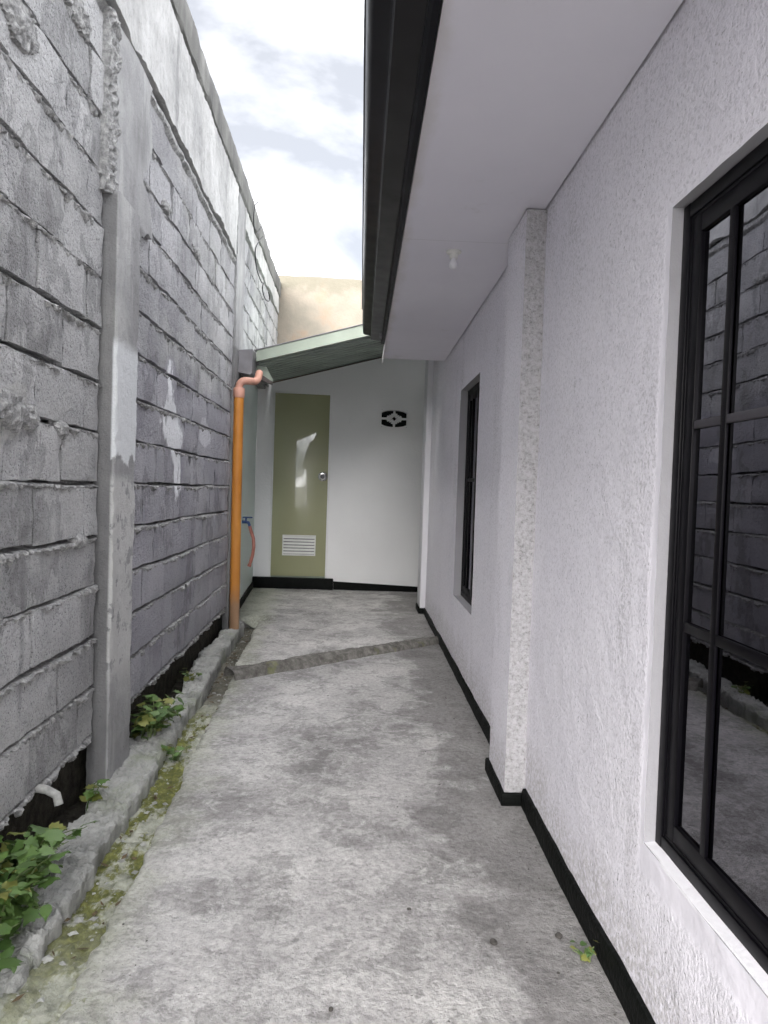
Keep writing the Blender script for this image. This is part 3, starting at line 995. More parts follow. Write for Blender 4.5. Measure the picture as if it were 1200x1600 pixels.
# wide smear of render above the first pilaster
V, F = panel(0.03, 0.52, 2.33, 3.03, 0.014, lambda U, Z: 0.020 + 0.010 * fbm(U * 4, Z * 3, 131, 5) + 0.0, 0.01, patch_edge(132, 0.10))
MB().add(V, F).build('plaster_patch', MT['render'], wall, smooth=60)
# crumbly mortar column where blocks meet that render
V, F = panel(-0.055, 0.05, 2.34, 3.02, 0.008, lambda U, Z: 0.022 + 0.022 * fbm(U * 24, Z * 14, 141, 4, 0.65) + 0.010 * vn(U * 90, Z * 70, 142), 0.01, patch_edge(143, 0.03))
MB().add(V, F).build('mortar_joint', MT['mortar'], wall, smooth=None)
# lumps of cement stuck on the face
for (u, z, a, bb, sd) in ((-0.74, 1.41, 0.10, 0.07, 151), (-0.62, 1.40, 0.06, 0.05, 152), (-0.38, 1.385, 0.05, 0.035, 153), (-0.2, 0.99, 0.05, 0.03, 154),
                          (0.36, 2.42, 0.10, 0.06, 155), (0.9, 2.63, 0.09, 0.03, 156), (1.6, 2.64, 0.12, 0.03, 157), (-0.75, 2.52, 0.12, 0.06, 158), (-0.3, 2.83, 0.10, 0.05, 159), (0.33, 1.3, 0.06, 0.08, 160)):
    def lump(U, Z, u=u, z=z, a=a, bb=bb, sd=sd):
        r = np.sqrt(((U - u) / a) ** 2 + ((Z - z) / bb) ** 2) + 0.45 * fbm(U * 14, Z * 14, sd, 4)
        return np.where(r < 1, 0.004 + 0.014 * (1 - r) ** 0.6 + 0.007 * vn(U * 70, Z * 70, sd + 1), -0.02)
    V, F = panel(u - a * 1.3, u + a * 1.3, z - bb * 1.3, z + bb * 1.3, 0.008, lump, 0.02)
    MB().add(V, F).build('cement_lump', MT['mortar'], wall, smooth=None)

# ------------------------------------------------------------------ right: white house
house = empty('house', (0.68, 0, 0))
tag(house, 'white stucco house with deep eave, dark gutter and black framed windows', 'house')


def hp(mbv, name, mat, smooth=35, parent=house):
    o = mbv.build(name, MT[mat] if isinstance(mat, str) else mat, None, smooth)
    o.parent = parent
    o.matrix_parent_inverse = Matrix.Translation((-0.68, 0, 0))
    return o


WIN1 = (0.30, 1.59, 0.425, 1.872)
WIN2 = (4.165, 4.965, 0.49, 1.925)
WX = 0.68


def build_house_wall():
    ys = sorted(set(np.round(np.concatenate([np.arange(-1.2, 7.301, 0.025), [WIN1[0], WIN1[1], WIN2[0], WIN2[1], 7.3]]), 4)))
    zs = sorted(set(np.round(np.concatenate([np.arange(-0.1, 2.91, 0.025), [WIN1[2], WIN1[3], WIN2[2], WIN2[3]]]), 4)))
    ys = np.array([y for i, y in enumerate(ys)]); zs = np.array(zs)
    Zg, Yg = np.meshgrid(zs, ys, indexing='ij')
    dx = lambda Y, Z: 0.004 * fbm(Y * 1.4, Z * 1.4, 201, 3) + 0.0018 * fbm(Y * 16, Z * 16, 202, 3)
    Xg = WX + dx(Yg, Zg)
    def hole(i, j):
        y, z = (ys[j] + ys[j + 1]) / 2, (zs[i] + zs[i + 1]) / 2
        return any(w[0] < y < w[1] and w[2] < z < w[3] for w in (WIN1, WIN2))
    b = MB()
    b.add(np.stack([Xg, Yg, Zg], -1).reshape(-1, 3), grid_faces(len(zs), len(ys), skip=hole))
    hp(b, 'wall', 'stucco', 40)
    # reveals
    for w in (WIN1, WIN2):
        b = MB()
        yy = np.array([y for y in ys if w[0] <= y <= w[1]]); zz = np.array([z for z in zs if w[2] <= z <= w[3]])
        for z in (w[2], w[3]):
            wob = 0.003 * fbm(yy * 12, z, 205, 3)
            r = [np.stack([WX + dx(yy, z), yy, np.full_like(yy, z)], -1), np.stack([np.full_like(yy, WX + 0.02), yy, z + wob], -1), np.stack([np.full_like(yy, WX + 0.15), yy, np.full_like(yy, z)], -1)]
            b.add(np.array(r).reshape(-1, 3), grid_faces(3, len(yy)))
        for y in (w[0], w[1]):
            r = [np.stack([WX + dx(y, zz), np.full_like(zz, y), zz], -1), np.stack([np.full_like(zz, WX + 0.15), np.full_like(zz, y), zz], -1)]
            b.add(np.array(r).reshape(-1, 3), grid_faces(2, len(zz)))
        hp(b, 'window_reveal', 'reveal', 40)


build_house_wall()
# bright smooth sill ledge
b = MB(); yy = np.linspace(WIN1[0], WIN1[1] - 0.001, 70)
V = []
for y in yy:
    f0 = WX - 0.001 + 0.004 * float(fbm(y * 9, 1, 213, 4))
    V.append([(f0, y, WIN1[2] - 0.004), (f0 + 0.002, y, WIN1[2] + 0.003 + 0.002 * float(vn(y * 15, 0, 214))), (WX + 0.055, y, WIN1[2] + 0.010)])
b.add(np.array(V).reshape(-1, 3), grid_faces(len(yy), 3)); hp(b, 'sill', 'smoothw', 50)

# end wall, interior, roof (closed, so the rooms are dark)
b = MB(); b.box(0.70, 4.0, 7.16, 7.298, -0.1, 2.9); hp(b, 'end_wall', 'stucco', None)
b = MB(); b.box(3.9, 4.0, -1.2, 7.15, -0.1, 2.9); b.box(0.70, 3.9, -1.22, -1.12, -0.1, 2.9); b.box(0.84, 3.9, 2.9, 3.0, 0.06, 2.5)
hp(b, 'interior_wall', 'inner', None)
b = MB(); b.box(0.84, 3.9, -1.1, 7.15, -0.05, 0.05); hp(b, 'interior_floor', 'inner', None)
b = MB(); b.prism([(0.155, 2.56), (0.155, 2.60), (4.1, 3.5), (4.1, 2.85), (0.70, 2.85)], 'y', -1.35, 6.15); hp(b, 'roof', 'fascia', None)
# soffit: boards of ceiling sheet with a fine seam
b = MB()
b.box(0.150, 0.672, -1.34, 5.965, 2.310, 2.345)
hp(b, 'soffit', 'soffit', None)
# pilaster on the corridor wall, grimy end face
b = MB()
zs = np.arange(0.045, 2.309, 0.02); ysp = np.linspace(2.725, 3.06, 18)
Z, Y = np.meshgrid(zs, ysp, indexing='ij')
X = 0.602 + 0.003 * fbm(Y * 6, Z * 3, 221, 4) + 0.0015 * fbm(Y * 20, Z * 20, 222, 3)
b.add(np.stack([X, Y, Z], -1).reshape(-1, 3), grid_faces(*X.shape))
ends = np.stack([np.stack([X[:, -1], Y[:, -1], Z[:, -1]], -1), np.stack([np.full(len(zs), 0.69), Y[:, -1], Z[:, -1]], -1)])
b.add(ends.reshape(-1, 3), grid_faces(2, len(zs)))
b.box(0.606, 0.69, 2.73, 3.055, 0.043, 0.047)
pil = hp(b, 'pilaster', 'stucco', 45)
b = MB()
xs = np.linspace(0, 1, 7)
V = []
for i, z in enumerate(zs):
    x0 = X[i, 0]
    V.append([(x0 + (0.69 - x0) * t, 2.725 + 0.004 * float(fbm(t * 3, z * 8, 223, 4)) * (t > 0), z) for t in xs])
b.add(np.array(V).reshape(-1, 3), grid_faces(len(zs), 7)); hp(b, 'pilaster_face', 'grimy', 45)
# corner pilaster at the far end
b = MB(); b.bbox(0.625, 0.72, 6.98, 7.31, 0.045, 2.85, 0.006); hp(b, 'pilaster', 'smoothw')
# black skirting
def skirting(pts, h, th, nm='skirting', par=house):
    b = MB()
    P = []
    for (a, c_) in zip(pts[:-1], pts[1:]):
        n = max(2, int(math.dist(a, c_) / 0.02))
        for t in np.linspace(0, 1, n, endpoint=False): P.append((a[0] + (c_[0] - a[0]) * t, a[1] + (c_[1] - a[1]) * t))
    P.append(pts[-1])
    V = []
    for i, (x, y) in enumerate(P):
        hh = h + 0.010 * float(fbm((x + y) * 3, 1, 231, 5, 0.6))
        x2 = x + 0.003 * float(fbm((x + y) * 7, 5, 232, 4))
        V.append([(x2, y, -0.02), (x2, y, hh * 0.85), (x2 + 0.004, y, hh), (x + th, y, hh + 0.002)])
    b.add(np.array(V).reshape(-1, 3), grid_faces(len(P), 4))
    return hp(b, nm, 'black', 45, par)


skirting([(0.664, -1.2), (0.664, 2.70)], 0.075, 0.03)
skirting([(0.588, 2.712), (0.588, 3.075)], 0.05, 0.06)
skirting([(0.664, 3.08), (0.664, 6.97)], 0.06, 0.03)
b = MB(); b.bbox(0.587, 0.67, 2.706, 2.722, -0.02, 0.052, 0.004); hp(b, 'skirting', 'black')
b = MB(); b.bbox(0.612, 0.70, 6.965, 7.32, -0.02, 0.055, 0.006); hp(b, 'skirting', 'black')

# dark fascia board and gutter along the eave
b = MB(); b.prism([(0.146, 2.304), (0.146, 2.56), (0.122, 2.56), (0.118, 2.312), (0.128, 2.304)], 'y', -1.35, 5.36); hp(b, 'fascia_board', 'fascia', 30)
b = MB()
prof = [(0.117, 2.322), (0.045, 2.328), (0.041, 2.333), (0.040, 2.352), (0.034, 2.358), (-0.004, 2.362), (-0.012, 2.368), (-0.018, 2.380), (-0.024, 2.46), (-0.026, 2.545), (-0.032, 2.55), (-0.030, 2.562), (-0.018, 2.562), (-0.010, 2.47), (-0.004, 2.39), (0.05, 2.37), (0.10, 2.36), (0.117, 2.36)]
b.prism(prof, 'y', -1.35, 5.30); gut = hp(b, 'gutter', 'rustg', 40)
b = MB(); b.prism([(p[0] * 1.0 + (0.004 if p[0] > 0.1 else 0), p[1]) for p in prof[:12]] + [(0.117, 2.562)], 'y', 5.301, 5.32)
o = hp(b, 'end_cap', 'rustg', 40)
b = MB(); b.prism([(0.119, 2.29), (0.119, 2.40), (0.108, 2.42), (0.100, 2.38), (0.104, 2.30)], 'y', 5.05, 5.12); hp(b, 'gutter_bracket', 'grey', 40)
b = MB(); b.prism([(0.147, 2.27), (0.155, 2.27), (0.155, 2.31), (0.147, 2.31)], 'y', 5.37, 5.96)
hp(b, 'soffit_edge', 'soffit', None)


def ring(b, x0, x1, y0, y1, z0, z1, w, bev=0.003):
    b.bbox(x0, x1, y0, y0 + w, z0, z1, bev); b.bbox(x0, x1, y1 - w, y1, z0, z1, bev)
    b.bbox(x0 + 0.001, x1 - 0.001, y0 + w - 0.004, y1 - w + 0.004, z0 + 0.001, z0 + w, bev); b.bbox(x0 + 0.001, x1 - 0.001, y0 + w - 0.004, y1 - w + 0.004, z1 - w, z1 - 0.001, bev)


def window(w, bars_y, bars_z, setback, inner_z=()):
    y0, y1, z0, z1 = w
    X0 = WX + setback
    b = MB(); ring(b, X0, X0 + 0.085, y0 + 0.001, y1 - 0.001, z0 + 0.001, z1 - 0.001, 0.032)
    fr = hp(b, 'window', 'frame')
    def sub(mbv, nm, mat):
        o = mbv.build(nm, MT[mat], None)
        o.parent = fr
        o.matrix_parent_inverse = Matrix.Identity(4)
        return o
    # sliding track lip and two sashes
    b = MB(); ring(b, X0 + 0.004, X0 + 0.014, y0 + 0.030, y1 - 0.030, z0 + 0.030, z1 - 0.030, 0.010, 0.002); sub(b, 'track', 'frame')
    ym = (y0 + y1) / 2
    for (a, c_, dx) in ((ym - 0.02, y1 - 0.036, 0.006), (y0 + 0.036, ym + 0.02, 0.036)):
        b = MB(); ring(b, X0 + dx, X0 + dx + 0.024, a, c_, z0 + 0.036, z1 - 0.036, 0.042); sub(b, 'sash', 'frame')
        b = MB(); b.box(X0 + dx + 0.010, X0 + dx + 0.014, a + 0.035, c_ - 0.035, z0 + 0.07, z1 - 0.07); sub(b, 'pane', 'glass')
        for yb in bars_y:
            if a + 0.05 < yb < c_ - 0.05:
                b = MB(); b.bbox(X0 + dx + 0.001, X0 + dx + 0.009, yb - 0.011, yb + 0.011, z0 + 0.076, z1 - 0.076, 0.002); sub(b, 'glazing_bar', 'frame')
        for zb in bars_z:
            b = MB(); b.bbox(X0 + dx + 0.002, X0 + dx + 0.0085, a + 0.04, c_ - 0.04, zb - 0.011, zb + 0.011, 0.002); sub(b, 'glazing_bar', 'frame')
    for zb in inner_z:
        b = MB(); b.bbox(X0 + 0.0085, X0 + 0.0155, ym + 0.03, y1 - 0.08, zb - 0.009, zb + 0.009, 0.002); sub(b, 'glazing_bar', 'barg')
    return fr


w1 = window(WIN1, (1.385, 1.12, 0.78, 0.5), (0.942,), 0.024, (1.38,))
w1['label'] = 'large near window with black sliding frame and reflective dark glass'
w2 = window(WIN2, (4.78, 4.36), (1.30,), 0.05)
w2['label'] = 'narrow far window with black sliding frame'

# small bulb holder under the eave
lamp = empty('ceiling_lamp', (0.39, 3.25, 2.309))
lamp.scale = (0.72, 0.72, 0.62)
tag(lamp, 'small unlit bulb holder fixed under the white eave', 'lamp')
b = MB(); b.lathe([(0.048, 0), (0.048, -0.010), (0.040, -0.016), (0.028, -0.020), (0.026, -0.05), (0.024, -0.054)], (0, 0, 0)); b.build('lamp_base', MT['white'], lamp)
b = MB(); b.lathe([(0.017, -0.053), (0.019, -0.066), (0.025, -0.082), (0.028, -0.098), (0.025, -0.114), (0.016, -0.124), (0.004, -0.128)], (0, 0, 0)); b.build('bulb', MT['smoothw'], lamp)

# ------------------------------------------------------------------ outhouse at the end
YB = 8.5
out = empty('outhouse', (0, YB, 0))
tag(out, 'small white outhouse with olive door closing the far end of passage', 'outhouse')


def op(mbv, name, mat, smooth=35, parent=out):
    o = mbv.build(name, MT[mat], None, smooth)
    o.parent = parent
    o.matrix_parent_inverse = Matrix.Translation((0, -YB, 0))
    return o


def roof_z(x, y):
    return 2.285 + 0.272 * (x + 0.92) + 0.08 * (y - 6.2)


# back wall with opening for vent block
VX0, VX1, VZ0, VZ1 = 0.225, 0.532, 1.962, 2.168
b = MB()
xs = np.array(sorted(set(np.round(np.concatenate([np.arange(-1.30, 1.31, 0.03), [VX0, VX1]]), 4)))); zs = np.array(sorted(set(np.round(np.concatenate([np.arange(-0.1, 2.60, 0.03), [VZ0, VZ1]]), 4))))
Z, X = np.meshgrid(zs, xs, indexing='ij')
Zt = np.where(Z > 2.40, 2.40 + (roof_z(X, 8.5) + 0.004 - 2.40) * (Z - 2.40) / (Z.max() - 2.40), Z)
Yw = YB + 0.003 * fbm(X * 1.6, Z * 1.6, 241, 4) + 0.0015 * fbm(X * 12, Z * 12, 242, 3)
b.add(np.stack([X, Yw, Zt], -1).reshape(-1, 3), grid_faces(len(zs), len(xs), skip=lambda i, j: VX0 < (xs[j] + xs[j + 1]) / 2 < VX1 and VZ0 < (zs[i] + zs[i + 1]) / 2 < VZ1))
op(b, 'wall', 'backw', 40)
b = MB(); b.prism([(-1.3, -0.1), (1.36, -0.1), (1.36, roof_z(1.36, 8.5) + 0.07), (-1.3, roof_z(-1.3, 8.5) + 0.07)], 'y', 8.64, 8.70); op(b, 'light_stop', 'beige', None)  # unseen panel added to stop light coming in behind the roof edge
b = MB(); b.box(1.30, 1.36, 7.31, 8.6, -0.1, 2.95); op(b, 'side_wall', 'backw', None)  # unseen closing wall, added against a light leak under the roof
# side wall along the block wall, pale mint
b = MB()
ys = np.arange(5.98, 8.52, 0.03); zs = np.arange(-0.1, 2.5, 0.03)
Z, Y = np.meshgrid(zs, ys, indexing='ij')
X = -1.105 - 0.058 * (Y - 5.98) + 0.004 * fbm(Y * 2, Z * 2, 245, 4)
b.add(np.stack([X, Y, Z], -1).reshape(-1, 3), grid_faces(*X.shape)); op(b, 'side_wall', 'mint', 40)
# black painted step and skirting
b = MB(); b.bbox(-1.26, -0.29, 8.43, 8.52, -0.05, 0.128, 0.010); op(b, 'door_step', 'black')
b = MB(); b.prism([(-0.288, -0.05), (-0.288, 0.095), (-0.1, 0.088), (0.2, 0.078), (0.83, 0.055), (1.2, 0.05), (1.2, -0.05)], 'y', 8.472, 8.52); op(b, 'skirting', 'black', None)
b = MB(); b.add([(-1.085, 6.0, -0.05), (-1.232, 8.44, -0.05), (-1.232, 8.44, 0.075), (-1.085, 6.0, 0.05), (-1.12, 6.0, 0.05), (-1.262, 8.44, 0.078)], [(0, 1, 2, 3), (3, 2, 5, 4)])
op(b, 'skirting', 'black', None)

# door
DX0, DX1, DZ0, DZ1 = -1.035, -0.392, 0.150, 2.312
b = MB(); b.bbox(DX0, DX1, 8.474, 8.505, DZ0, DZ1, 0.003)
b.v = [(x, y - 0.032 + 0.048 * (x - DX0) / (DX1 - DX0), z) for x, y, z in b.v]
door = op(b, 'door', 'door')
door['label'] = 'glossy olive green door with white louvre'


def ajar(mbv):
    mbv.v = [(x, y - 0.032 + 0.048 * (x - DX0) / (DX1 - DX0), z) for x, y, z in mbv.v]


def dsub(mbv, nm, mat, smooth=35):
    if nm not in ('door_frame', 'threshold'): ajar(mbv)
    o = mbv.build(nm, MT[mat], None, smooth)
    o.parent = door
    o.matrix_parent_inverse = Matrix.Identity(4)
    return o


b = MB()
b.bbox(DX0 - 0.022, DX0 - 0.001, 8.468, 8.51, DZ0 - 0.01, DZ1 + 0.022, 0.003); b.bbox(DX1 + 0.001, DX1 + 0.022, 8.468, 8.51, DZ0 - 0.01, DZ1 + 0.022, 0.003); b.bbox(DX0 - 0.001, DX1 + 0.001, 8.469, 8.51, DZ1 + 0.002, DZ1 + 0.021, 0.003)
dsub(b, 'door_frame', 'backw')
b = MB(); b.bbox(DX0, DX1, 8.462, 8.506, DZ0 - 0.018, DZ0 - 0.002, 0.003); dsub(b, 'threshold', 'paleg')
LX0, LX1, LZ0, LZ1 = -0.905, -0.512, 0.395, 0.640
b = MB()
b.bbox(LX0, LX1, 8.462, 8.475, LZ0, LZ0 + 0.016, 0.002); b.bbox(LX0, LX1, 8.462, 8.475, LZ1 - 0.016, LZ1, 0.002)
b.bbox(LX0, LX0 + 0.014, 8.463, 8.475, LZ0 + 0.014, LZ1 - 0.014, 0.002); b.bbox(LX1 - 0.014, LX1, 8.463, 8.475, LZ0 + 0.014, LZ1 - 0.014, 0.002)
dsub(b, 'louvre_frame', 'white')
b = MB(); b.box(LX0 + 0.01, LX1 - 0.01, 8.4728, 8.4735, LZ0 + 0.01, LZ1 - 0.01); dsub(b, 'louvre_back', 'grey', None)
for i in range(6):
    z = LZ0 + 0.022 + i * 0.0365
    b = MB(); b.prism([(8.4725, z + 0.026), (8.4725, z + 0.022), (8.456, z + 0.000), (8.456, z + 0.004)], 'x', LX0 + 0.012, LX1 - 0.012); dsub(b, 'louvre_slat', 'white', None)
b = MB(); b.lathe([(0.056, 8.474), (0.056, 8.470), (0.050, 8.466), (0.026, 8.464)], (-0.452, 0, 1.345), 'y'); dsub(b, 'knob_rose', 'chrome')
b = MB(); b.lathe([(0.013, 8.466), (0.013, 8.444), (0.022, 8.436), (0.028, 8.422), (0.026, 8.408), (0.016, 8.400), (0.003, 8.398)], (-0.452, 0, 1.345), 'y'); dsub(b, 'knob', 'grey')


# decorative vent block
def build_vent():
    cx, cz = (VX0 + VX1) / 2, (VZ0 + VZ1) / 2
    hw, hh = (VX1 - VX0) / 2, (VZ1 - VZ0) / 2
    def barrel(t):
        """outline of the opening: flat sides, bulged top and bottom"""
        P = []
        for s in np.linspace(-1, 1, 15): P.append((s * hw * 0.985, -hh * (0.70 + 0.28 * (1 - abs(s) ** 2.6))))
        for s in np.linspace(1, -1, 15): P.append((s * hw * 0.985, hh * (0.70 + 0.28 * (1 - abs(s) ** 2.6))))
        return P
    out_p = barrel(0)
    n = len(out_p)
    # surround: fills between the square hole and the barrel outline
    b = MB()
    ring_o = []
    for (x, z) in out_p:
        k = max(abs(x) / hw, abs(z) / hh)
        ring_o.append((x / k * 1.02, z / k * 1.02))
    V = [(cx + x, 8.4975, cz + z) for x, z in ring_o] + [(cx + x, 8.4965, cz + z) for x, z in out_p] + [(cx + x, 8.60, cz + z) for x, z in out_p]
    F = [(i, (i + 1) % n, n + (i + 1) % n, n + i) for i in range(n)] + [(n + i, n + (i + 1) % n, 2 * n + (i + 1) % n, 2 * n + i) for i in range(n)]
    b.add(V, F)
    v = op(b, 'vent_block', 'backw', 40)
    v['label'] = 'barrel shaped ornamental vent block with four petals'
    # tracery
    def sub(mbv, nm, mat, smooth=None):
        o = mbv.build(nm, MT[mat], None, smooth); o.parent = v; o.matrix_parent_inverse = Matrix.Identity(4)
    b = MB()
    def quadprism(poly):
        b.prism([(cx + x, cz + z) for x, z in poly], 'y', 8.503, 8.55)
    # four petals from the rim, each flared, meeting round a diamond hole
    d = 0.026
    for sx in (-1, 1):
        quadprism([(sx * d, 0), (sx * 0.050, 0.026), (sx * 0.080, 0.036), (sx * 0.092, 0.012), (sx * hw, 0.010), (sx * hw, -0.010), (sx * 0.092, -0.012), (sx * 0.080, -0.036), (sx * 0.050, -0.026)][::sx])
    for sz in (-1, 1):
        quadprism([(0, sz * d), (0.026, sz * 0.036), (0.040, sz * 0.056), (0.014, sz * 0.062), (0.010, sz * hh), (-0.010, sz * hh), (-0.014, sz * 0.062), (-0.040, sz * 0.056), (-0.026, sz * 0.036)][::-sz])
    for sx in (-1, 1):
        for sz in (-1, 1):
            quadprism([(sx * d * 0.9, sz * 0.004), (sx * 0.056, sz * 0.033), (sx * 0.060, sz * 0.044), (sx * 0.036, sz * 0.042), (sx * 0.004, sz * d * 0.9)][::sx * sz])
    sub(b, 'tracery', 'backw')
    b = MB(); b.box(VX0 - 0.02, VX1 + 0.02, 8.62, 8.63, VZ0 - 0.02, VZ1 + 0.02); sub(b, 'dark_opening', 'dark')


build_vent()

# lean-to roof of ribbed green steel sheets
b = MB()
ribs = []
y = 6.22
while y < 8.60:
    ribs += [(y, 0.0), (y + 0.10, 0.0), (y + 0.118, 0.030), (y + 0.152, 0.030), (y + 0.17, 0.0)]
    y += 0.19
xs = np.linspace(-1.09, 1.34, 8)
V = [[(x, yy, roof_z(x, yy) + 0.028 + h) for (yy, h) in ribs] for x in xs]
b.add(np.array(V).reshape(-1, 3), grid_faces(len(xs), len(ribs)))
V2 = [[(x, yy, roof_z(x, yy) + 0.031 + h) for (yy, h) in ribs] for x in xs]
b.add(np.array(V2).reshape(-1, 3), grid_faces(len(xs), len(ribs)))
roof = op(b, 'roof', 'green', 20)


def rsub(mbv, nm, mat, smooth=30):
    o = mbv.build(nm, MT[mat], None, smooth); o.parent = roof; o.matrix_parent_inverse = Matrix.Identity(4)
    return o


b = MB()
xa, xb = -0.93, 0.62
b.prism([(xa, roof_z(xa, 6.2) + 0.0), (xb, roof_z(xb, 6.2)), (xb, roof_z(xb, 6.2) + 0.11), (xa, roof_z(xa, 6.2) + 0.092)], 'y', 6.185, 6.20); rsub(b, 'fascia_board', 'paleg')
b = MB()
b.prism([(xa - 0.02, roof_z(xa, 6.2) + 0.090), (xb, roof_z(xb, 6.2) + 0.111), (xb, roof_z(xb, 6.2) + 0.118), (xa - 0.02, roof_z(xa, 6.2) + 0.097)], 'y', 6.175, 6.26); rsub(b, 'flashing', 'grey')
for yp in (6.9, 7.7):
    b = MB()
    b.prism([(-1.05, roof_z(-1.05, yp) - 0.03), (0.66, roof_z(0.66, yp) - 0.03), (0.66, roof_z(0.66, yp) + 0.024), (-1.05, roof_z(-1.05, yp) + 0.024)], 'y', yp, yp + 0.05)
b = MB(); b.bbox(-1.10, -0.90, 6.46, 6.52, 2.16, 2.25, 0.003); rsub(b, 'eave_beam', 'beam')
b = MB(); b.prism([(-0.95, 2.15), (-0.80, 2.10), (-0.80, 2.125), (-0.92, 2.20), (-0.95, 2.20)], 'y', 6.24, 6.30); rsub(b, 'gutter_bracket', 'beam')
b = MB(); b.prism([(-0.945, 2.20), (-0.82, 2.12), (-0.80, 2.145), (-0.86, 2.26), (-0.945, 2.27)], 'y', 6.31, 6.36); rsub(b, 'beam_end', 'paleg')
# gutter outlet box at the corner
b = MB()
b.prism([(-1.090, 2.35), (-1.085, 2.19), (-1.06, 2.165), (-0.965, 2.150), (-0.945, 2.16), (-0.945, 2.362)], 'y', 6.06, 6.45); rsub(b, 'gutter_box', 'grey')

# beige wall beyond
b = MB()
xs = np.linspace(-1.35, 2.0, 90); zs = np.linspace(-0.1, 3.9, 90)
Z, X = np.meshgrid(zs, xs, indexing='ij')
top = 3.90 - 0.008 * (X + 1.1) + 0.014 * fbm(X * 3, 1, 251, 5, 0.6)
Z = np.where(Z > 3.85, top, Z)
Yv = 9.2 + 0.012 * fbm(X * 2, Z * 2, 252, 4)
b.add(np.stack([X, Yv, Z], -1).reshape(-1, 3), grid_faces(*X.shape))
b.box(-1.35, 2.0, 9.225, 9.35, -0.1, 3.87)
bw = b.build('beige_wall', MT['beige'], None, 40)
tag(bw, 'weathered beige plaster wall rising behind the lean-to roof', 'wall')

# ------------------------------------------------------------------ plumbing
PX, PY = -1.022, 5.90
pipe = empty('drain_pipe', (PX, PY, 0.02))
tag(pipe, 'orange plastic drain pipe standing against the block wall corner', 'pipe')


def pp(mbv, name, mat, parent=pipe, loc=(PX, PY, 0.02), smooth=40):
    o = mbv.build(name, MT[mat], None, smooth); o.parent = parent
    o.matrix_parent_inverse = Matrix.Translation((-loc[0], -loc[1], -loc[2]))
    return o


R = 0.041
b = MB(); b.tube([(PX + 0.012, PY, 0.02), (PX + 0.012, PY, 0.03), (PX + 0.004, PY, 1.0), (PX, PY, 1.96)], R, 24, caps=False)
b.tube([(PX + 0.012, PY, 0.02), (PX + 0.012, PY, 0.3)], R - 0.005, 20, caps=False)
pp(b, 'pipe_shaft', 'pipe')
b = MB(); b.tube([(PX, PY, 1.93), (PX, PY, 1.94), (PX, PY, 2.00), (PX, PY, 2.01)], [R + 0.004, R + 0.007, R + 0.007, R + 0.003], 24); pp(b, 'coupling', 'pink')
pts = [(PX, PY, 2.0)]
for a in np.linspace(0, math.pi / 2, 8): pts.append((PX + 0.055 * (1 - math.cos(a)), PY + 0.02 * (1 - math.cos(a)), 2.02 + 0.055 * math.sin(a)))
pts.append((PX + 0.09, PY + 0.06, 2.078))
for a in np.linspace(0, math.pi / 2, 7): pts.append((PX + 0.095 + 0.04 * math.sin(a), PY + 0.08 + 0.06 * math.sin(a), 2.08 + 0.05 * (1 - math.cos(a))))
pts.append((PX + 0.135, PY + 0.19, 2.17))
b = MB(); b.tube(pts, R - 0.010, 20); pp(b, 'elbow', 'pink')

# tap on the outhouse side wall with a short hose
TX, TY, TZ = -1.165, 7.15, 0.845
tap = empty('water_tap', (TX, TY, TZ))
tag(tap, 'small blue plastic water tap on pale side wall beside pipe', 'tap')
TL = (TX, TY, TZ)
b = MB(); b.tube([(TX - 0.02, TY, TZ), (TX + 0.03, TY, TZ), (TX + 0.055, TY, TZ - 0.005), (TX + 0.066, TY, TZ - 0.03), (TX + 0.068, TY, TZ - 0.05)], [0.016, 0.016, 0.015, 0.014, 0.013], 12); b.tube([(TX + 0.03, TY, TZ), (TX + 0.03, TY, TZ + 0.04)], 0.010, 10)
pp(b, 'tap_body', 'blue', tap, TL)
b = MB(); b.bbox(TX - 0.005, TX + 0.095, TY - 0.010, TY + 0.010, TZ + 0.040, TZ + 0.054, 0.004); pp(b, 'handle', 'blue', tap, TL)
hz = [(TX + 0.068, TY, TZ - 0.04), (TX + 0.080, TY, TZ - 0.08), (TX + 0.110, TY - 0.01, TZ - 0.16), (TX + 0.118, TY - 0.02, TZ - 0.25), (TX + 0.110, TY - 0.03, TZ - 0.33), (TX + 0.085, TY - 0.03, TZ - 0.42)]
b = MB(); b.tube(hz, 0.0165, 12); b.tube([hz[-1], (hz[-1][0] - 0.008, hz[-1][1], hz[-1][2] - 0.022)], 0.0195, 12)
h = b.build('hose', MT['hose'], None, 50)
tag(h, 'short faded red hose hanging from the blue tap', 'hose')

# loops of loose wire high on the block wall
def wx(Y): return -1.03 - 0.015 * (Y - Y0W)
b = MB()
loop = [(6.75, 3.86), (6.55, 3.74), (6.5, 3.60), (6.62, 3.52), (6.85, 3.62), (7.0, 3.72)]
def sm(p, n=6):
    P = [Vector((0, *q)) for q in p]; R_ = []
    for i in range(len(P) - 1):
        p0 = P[max(i - 1, 0)]; p1 = P[i]; p2 = P[i + 1]; p3 = P[min(i + 2, len(P) - 1)]
        for t in np.linspace(0, 1, n, endpoint=False):
            R_.append(0.5 * ((2 * p1) + (p2 - p0) * t + (2 * p0 - 5 * p1 + 4 * p2 - p3) * t * t + (3 * p1 - p0 - 3 * p2 + p3) * t ** 3))
    R_.append(P[-1]); return R_
for pts_, off in ((loop, 0.05), ([(7.1, 3.66), (6.8, 3.50), (6.62, 3.36), (6.75, 3.24), (7.1, 3.22), (7.25, 3.25), (7.2, 3.18), (7.4, 3.14), (7.75, 3.20), (7.8, 3.26), (7.7, 3.28)], 0.055)):
    b.tube([(wx(q.y) + off, q.y, q.z) for q in sm(pts_)], 0.0055, 6)
wr = b.build('loose_wire', MT['wire'], None, 60)
tag(wr, 'loops of thin black wire dangling high on the block wall', 'wire')

